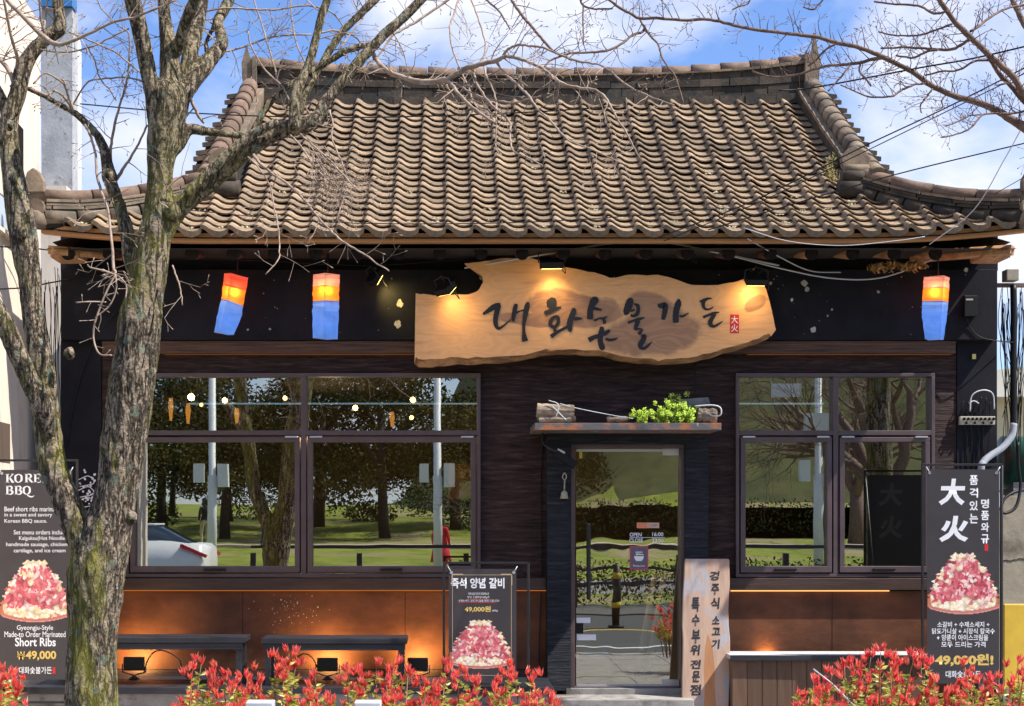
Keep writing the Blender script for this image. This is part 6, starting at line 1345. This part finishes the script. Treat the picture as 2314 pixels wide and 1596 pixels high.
# thinner branches of the left tree
g = MB(); B2 = []
for pts, a, b_ in [
 ([(-10,-12,10),(15,0,10),(80,66,11),(110,92,12),(128,100,11),(150,98,9),(200,77,7),(250,52,6),(300,40,6),(353,20,5),(400,0,4)], .0, -.3),
 ([(40,150,10),(38,130,8),(22,66,7),(8,-5,6)], .1, -.2), ([(100,75,5),(92,40,5),(90,-5,4)], .1, .0), ([(100,72,5),(103,40,5),(108,-5,4)], .1, .2),
 ([(33,190,11),(20,160,11),(-5,130,10),(-40,105,9)], .1, .3), ([(75,190,4),(105,165,4),(148,192,5),(140,180,4),(150,205,5),(166,252,6)], 0, .2),
 ([(68,200,5),(105,215,6),(125,205,5),(150,225,6),(166,252,5)], .1, .25),
 ([(253,393,9),(250,350,7),(253,316,6.5),(262,270,6),(273,233,5),(282,200,5),(290,166,4.5),(292,120,4),(291,75,3.5),(270,60,3),(230,20,3),(215,-10,3)], .2, .0),
 ([(263,406,9),(280,378,7),(300,350,6),(318,315,5),(333,283,5)], .15, .05),
 ([(192,282,6),(205,310,6),(216,350,6),(220,400,6.5),(233,443,6),(246,483,6),(249,520,6),(253,558,6.5),(257,605,7),(262,622,8)], .1, -.25),
 ([(430,220,8),(440,245,7.5),(450,265,7),(460,278,6)], .05, .1),
 ([(500,110,5),(511,116,4.5),(555,105,4.5),(610,85,4.5),(650,80,4),(704,78,4)], .4, .5),
 ([(455,32,6),(468,25,5),(520,18,4.5),(573,22,4.5),(630,22,4),(682,13,4),(744,25,4),(775,60,3.5),(780,85,3)], .3, .5),
 ([(720,75,5),(745,70,4.5),(766,71,4.5),(790,78,4),(806,87,4),(820,105,3.5),(824,116,3.5)], .3, .5),
 ([(840,118,11),(850,135,11),(862,150,11),(882,164,12),(905,174,12),(925,180,12),(950,185,13),(975,186,13),(1000,182,13),(1014,179,14)], .3, -.2),
 ([(1010,181,13),(1030,168,12),(1050,157,12),(1070,150,12),(1095,143,11),(1122,137,11),(1136,130,9),(1154,129,8),(1181,135,8),(1205,145,7.5),(1228,156,7.5),(1250,174,7),(1273,190,7),(1313,200,6.5),(1340,203,6),(1363,216,6),(1380,240,5),(1392,264,5),(1415,300,4.5),(1431,330,4),(1447,360,3)], -.2, -.8),
 ([(1134,131,7),(1145,115,6),(1162,105,5.5),(1181,102,5.5),(1210,105,5.5),(1233,110,5),(1273,127,5),(1300,138,5),(1339,143,4.5),(1371,156,4.5),(1413,190,4.5),(1460,215,4),(1524,238,3.5)], -.3, -.9),
 ([(1012,182,9),(1025,197,8),(1035,211,8),(1055,232,7.5),(1075,248,7),(1098,265,6.5),(1120,280,6)], -.2, -.6),
 ([(1122,140,7),(1133,156,6),(1150,175,6),(1167,190,6),(1180,203,5.5),(1194,216,5.5),(1215,246,5),(1247,277,5),(1284,317,4.5),(1328,335,3.5),(1418,375,3)], -.3, -1.0),
 ([(1070,152,6),(1073,175,5),(1080,193,5),(1094,216,5),(1112,238,5),(1151,275,5),(1153,295,5),(1154,317,4.5),(1162,343,4),(1195,358,3.5),(1228,375,3)], -.2, -.9),
 ([(1017,182,5),(1040,195,4.5),(1070,212,4.5),(1110,226,4.5),(1160,232,4),(1190,225,4),(1222,217,3.5)], -.2, -.6),
 ([(790,164,6),(830,150,5),(860,120,4),(889,79,6),(915,64,6),(940,50,6),(978,24,6),(1030,-12,6)], .4, .6),
 ([(1038,-5,4.5),(1027,28,4.5),(1019,53,4.5),(1017,79,4),(1025,119,4),(1043,164,4),(1060,200,4),(1075,240,3.5),(1101,253,3.5),(1120,277,3)], .4, -.2),
 ([(1064,-5,4),(1072,18,4),(1080,40,4),(1096,92,4),(1095,120,4),(1093,140,4),(1099,172,4),(1117,211,4),(1121,240,3.5),(1122,264,3.5),(1120,330,3),(1134,352,2.5)], .3, -.4),
 ([(573,350,8),(590,372,7),(620,396,6),(653,418,6),(690,455,5.5),(719,491,5),(745,520,4.5),(773,545,4.5),(800,562,4),(828,578,4),(855,598,3.5),(880,612,3)], .0, -.5),
 ([(650,305,6),(664,313,5),(690,345,5),(711,378,4.5),(740,405,4.5),(773,436,4),(800,445,3.5)], .1, -.3),
 ([(675,300,5),(700,322,5),(726,345,4.5),(755,372,4),(780,400,4),(808,430,3)], .1, -.3),
 ([(560,355,4),(585,380,3.5),(610,420,3.5),(620,470,3.5),(630,520,3.5),(632,560,3),(628,590,3),(600,620,2.5)], .0, -.4),
 ([(745,250,5),(752,280,4),(750,310,4),(765,350,4),(778,380,4),(785,410,3.5),(775,450,3),(760,500,3)], .1, -.2),
 ([(640,240,4),(630,190,4),(620,150,4),(605,100,4),(590,50,3.5),(570,-10,3)], .2, .4),
 ([(672,270,4),(640,200,4),(600,160,4),(570,110,3.5),(560,70,3)], .2, .2),
 ([(700,260,4),(690,230,3.5),(700,170,3.5),(670,100,3.5),(660,40,3.5),(655,-10,3)], .3, .5),
 ([(770,110,4),(790,80,3.5),(820,40,3.5),(830,-10,3)], .3, .5),
 ([(390,600,4),(398,625,4),(408,655,3.5),(413,690,3)], -.1, -.2),
 ([(60,10,4),(40,30,4),(20,42,4),(-10,36,4)], .1, 0), ([(166,235,4),(200,185,4),(240,178,4),(290,176,4),(330,185,3.5)], .2, .1),
 ([(155,72,4),(220,100,4),(260,118,4),(300,150,4),(330,175,4),(362,195,4)], .1, .0), ([(90,112,4),(150,118,4),(210,105,4),(250,85,4),(292,65,4)], .1, .1),
 ([(195,100,3.5),(215,140,3.5),(225,175,3.5),(245,200,3.5),(262,228,3)], .1, .1),
 ([(380,470,4),(360,450,3),(400,405,4),(425,395,3.5)], -.1,-.1)]:
    B2.append(branch(g, pts, a, b_, 7, 4, .0015))
O('branches', g, M['twig'], tree)
g = MB()
for i, (pp, rr_) in enumerate(B2):
    d_ = -.03 if i > 9 else 0
    zz = sum(p.z for p in pp)/len(pp)
    twigs_on(g, pp, rr_, 14 if zz > 4.0 else 8, .17, 2, rt, .04 if zz < 4.6 else 0.0, None, .05)
for i, (pp, rr_) in enumerate(B1[1:]):
    pp2 = [(p, r) for p, r in zip(pp, rr_) if p.z > 4.35]
    if len(pp2) > 3: twigs_on(g, [a for a, _ in pp2], [b for _, b in pp2], 8, .26, 2, rt, 0.0)
# burst of pale suckers on the leaning stem's foot
q0 = W(264, 622, TY-.27)
for k in range(12):
    a = rt.uniform(-.3, 3.4); twig(g, q0+Vector((rt.gauss(0,.02),0,rt.gauss(0,.02))), Vector((cos(a)*.9, rt.gauss(0,.3), sin(a)*.35-.35)).normalized(), rt.uniform(.05,.12), .0035, 1, rt, .12)
for pts in ([(262,620,5),(245,650,4.5),(228,690,4.5),(213,735,4.5),(212,770,4.5),(225,800,4.5),(253,803,4)], [(262,622,4),(235,612,4),(205,605,3.5),(198,598,3)], [(262,625,4),(262,655,4),(248,690,3.5),(215,718,3)], [(240,683,3.5),(205,682,3.5),(172,684,3.5)], [(266,622,4),(285,645,4),(284,675,3)]):
    pp, rr_ = branch(g, pts, -.28, -.34, 5, 5); twigs_on(g, pp, rr_, 16, .06, 0, rt, 0, None, 0)
# burst over the roof
q0 = W(735, 360, TY-.1)
for k in range(26): twig(g, W(rt.uniform(690,760), rt.uniform(320,400), TY-.1), Vector((rt.uniform(.2,1), rt.gauss(0,.3), rt.uniform(-1,-.2))).normalized(), rt.uniform(.2,.45), .0028, 2, rt, .0)
O('twigs', g, M['twig'], tree, stuff=True)
print('twig faces L', len(g.f))

# right tree: trunk stands outside the picture, its limbs reach in
TY = -2.3; rt = random.Random(77)
tree2 = T('street_tree', 'bare budding street tree reaching in from the right edge above the roof', 'tree', (W(2440,1600,TY).x, TY, 0))
g = MB(); B3 = []
branch(g, [(2412,1830,120),(2410,1400,96),(2408,1000,82),(2412,700,74),(2412,500,68),(2400,400,60),(2380,340,50)], 0, 0, 18)
g.mi = [1]*len(g.mi)
for pts, a, b_ in [
 ([(2400,380,40),(2375,335,34),(2345,308,28),(2314,287,24),(2290,273,20),(2262,255,17),(2232,240,16),(2195,228,15),(2159,218,14),(2130,206,13),(2104,193,13),(2068,167,12),(2035,148,11),(1995,129,12),(1972,119,10),(1940,108,10),(1915,102,9.5),(1886,96,10),(1860,87,9),(1832,82,9),(1790,77,8),(1755,73,7.5),(1722,69,8),(1685,63,7.5),(1650,55,7.5),(1620,47,7),(1590,44,7),(1550,46,7),(1517,44,6.5),(1484,41,7),(1445,42,7),(1425,31,6.5),(1405,21,6.5),(1376,0,6),(1340,-30,6)], 0, .4),
 ([(2385,350,36),(2360,285,26),(2335,240,20),(2314,214,17),(2300,190,15),(2283,167,15),(2258,145,14),(2230,120,14),(2208,98,13),(2187,79,14),(2170,62,13),(2155,47,12),(2138,22,12),(2122,0,12),(2100,-40,11)], 0, -.3),
 ([(2385,330,24),(2345,262,15),(2325,240,13),(2305,219,12),(2285,195,11),(2262,171,11),(2246,148,9),(2234,129,8)], .1, -.1),
 ([(2420,300,40),(2370,180,26),(2345,110,20),(2325,70,15),(2314,54,14),(2300,25,13),(2288,0,12),(2275,-40,11)], 0, .3),
 ([(2193,88,8),(2175,100,7),(2155,111,7),(2135,113,6.5),(2112,111,6),(2080,109,5.5),(2047,107,5),(2020,108,4.5),(1990,109,4)], -.2, .1),
 ([(2120,112,6),(2097,116,6),(2080,124,5.5),(2065,131,5),(2045,129,4.5),(2026,126,4)], -.1, .1),
 ([(2152,54,5),(2130,63,5),(2107,71,4.5),(2085,78,4.5),(2065,81,4.5),(2040,81,4),(2015,79,4),(1985,72,3.5)], -.25, .0),
 ([(2142,24,5.5),(2125,30,5.5),(2107,30,5.5),(2093,22,5),(2080,15,5),(2050,11,5),(2015,9,4.5),(1975,4,4)], -.3, .1),
 ([(2193,71,6),(2210,60,6),(2230,45,5.5),(2252,30,5.5),(2275,19,5),(2310,12,5),(2350,5,5)], -.2, .1),
 ([(2234,137,6),(2215,137,5),(2197,141,5),(2175,155,5),(2155,161,4.5),(2129,161,4.5),(2110,166,4.5),(2090,171,4)], -.1, .1),
 ([(2097,189,5.5),(2080,190,5),(2067,191,5),(2050,198,5),(2037,204,5),(2022,215,4.5),(2009,219,4.5),(1985,220,4),(1962,219,4),(1940,210,3.5),(1919,201,3.5),(1900,192,3)], .1, -.2),
 ([(2320,250,5),(2300,255,5),(2270,257,5),(2240,257,4.5),(2219,261,4.5),(2203,280,4.5),(2187,294,4),(2160,304,3.5),(2127,311,3.5)], 0, -.3),
 ([(2219,259,4),(2190,262,3.5),(2165,275,3.5),(2137,285,3)], -.1, -.3),
 ([(2107,201,4),(2092,222,4),(2080,238,3.5),(2082,255,3)], .1, .0), ([(2138,214,3.5),(2128,228,3.5),(2130,243,3),(2115,250,3)], .1, .0),
 ([(1995,131,8),(1970,134,8),(1945,142,7.5),(1923,145,7.5),(1900,147,7),(1872,149,6.5),(1843,156,6),(1810,167,5),(1785,172,5),(1759,175,4.5),(1725,170,4),(1700,160,4)], .15, .4),
 ([(1944,146,4.5),(1942,160,4),(1950,172,4),(1959,182,4),(1968,195,3.5)], .2, .1), ([(1919,150,4.5),(1905,168,4),(1888,188,4),(1872,206,3.5)], .2, .1),
 ([(1887,101,5),(1872,108,4.5),(1858,120,4.5),(1848,132,4),(1837,142,4),(1825,150,3.5)], .25, .3),
 ([(1458,60,6),(1452,72,6),(1431,79,5.5),(1412,94,5.5),(1392,106,5.5),(1365,116,5.5),(1330,119,5),(1286,121,5),(1265,128,5),(1244,137,4.5),(1228,153,4)], .4, .0),
 ([(1445,42,5),(1458,66,5),(1474,86,5),(1487,100,4.5),(1492,115,4.5),(1497,132,4.5),(1510,152,4),(1524,169,4),(1535,200,3),(1545,235,3)], .4, .0),
 ([(1149,-10,6),(1162,10,6.5),(1173,26,7),(1187,44,7),(1202,61,7),(1218,80,6.5),(1233,98,6.5),(1246,112,6),(1260,121,6),(1290,133,5),(1320,142,4.5)], .4, .0),
 ([(1310,-10,5),(1318,12,5),(1345,20,4.5),(1385,20,4)], .4, .4), ([(1318,14,4),(1317,40,4),(1318,70,3.5),(1319,100,3.5)], .4, .2),
 ([(1090,-10,5),(1108,8,5),(1128,25,4.5),(1140,45,4),(1153,65,3)], .4, .2), ([(1700,-12,3.5),(1690,8,3.5),(1668,16,3.5),(1655,22,3)], .3, .3), ([(1870,-12,4),(1850,10,4),(1838,22,4),(1815,16,3.5)], .3, .3)]:
    B3.append(branch(g, pts, a, b_, 8, 4, .0012))
O('trunk', g, [M['twig2'], M['bark']], tree2)
g = MB()
for pp, rr_ in B3:
    mx_ = sum(p.x for p in pp)/len(pp); twigs_on(g, pp, rr_, 22 if mx_ > 2 else 15, .17, 2, rt, -.01, (0,0,1) if mx_ > 2 else None, .02)
O('twigs', g, M['twig2'], tree2, stuff=True)
print('twig faces R', len(g.f))
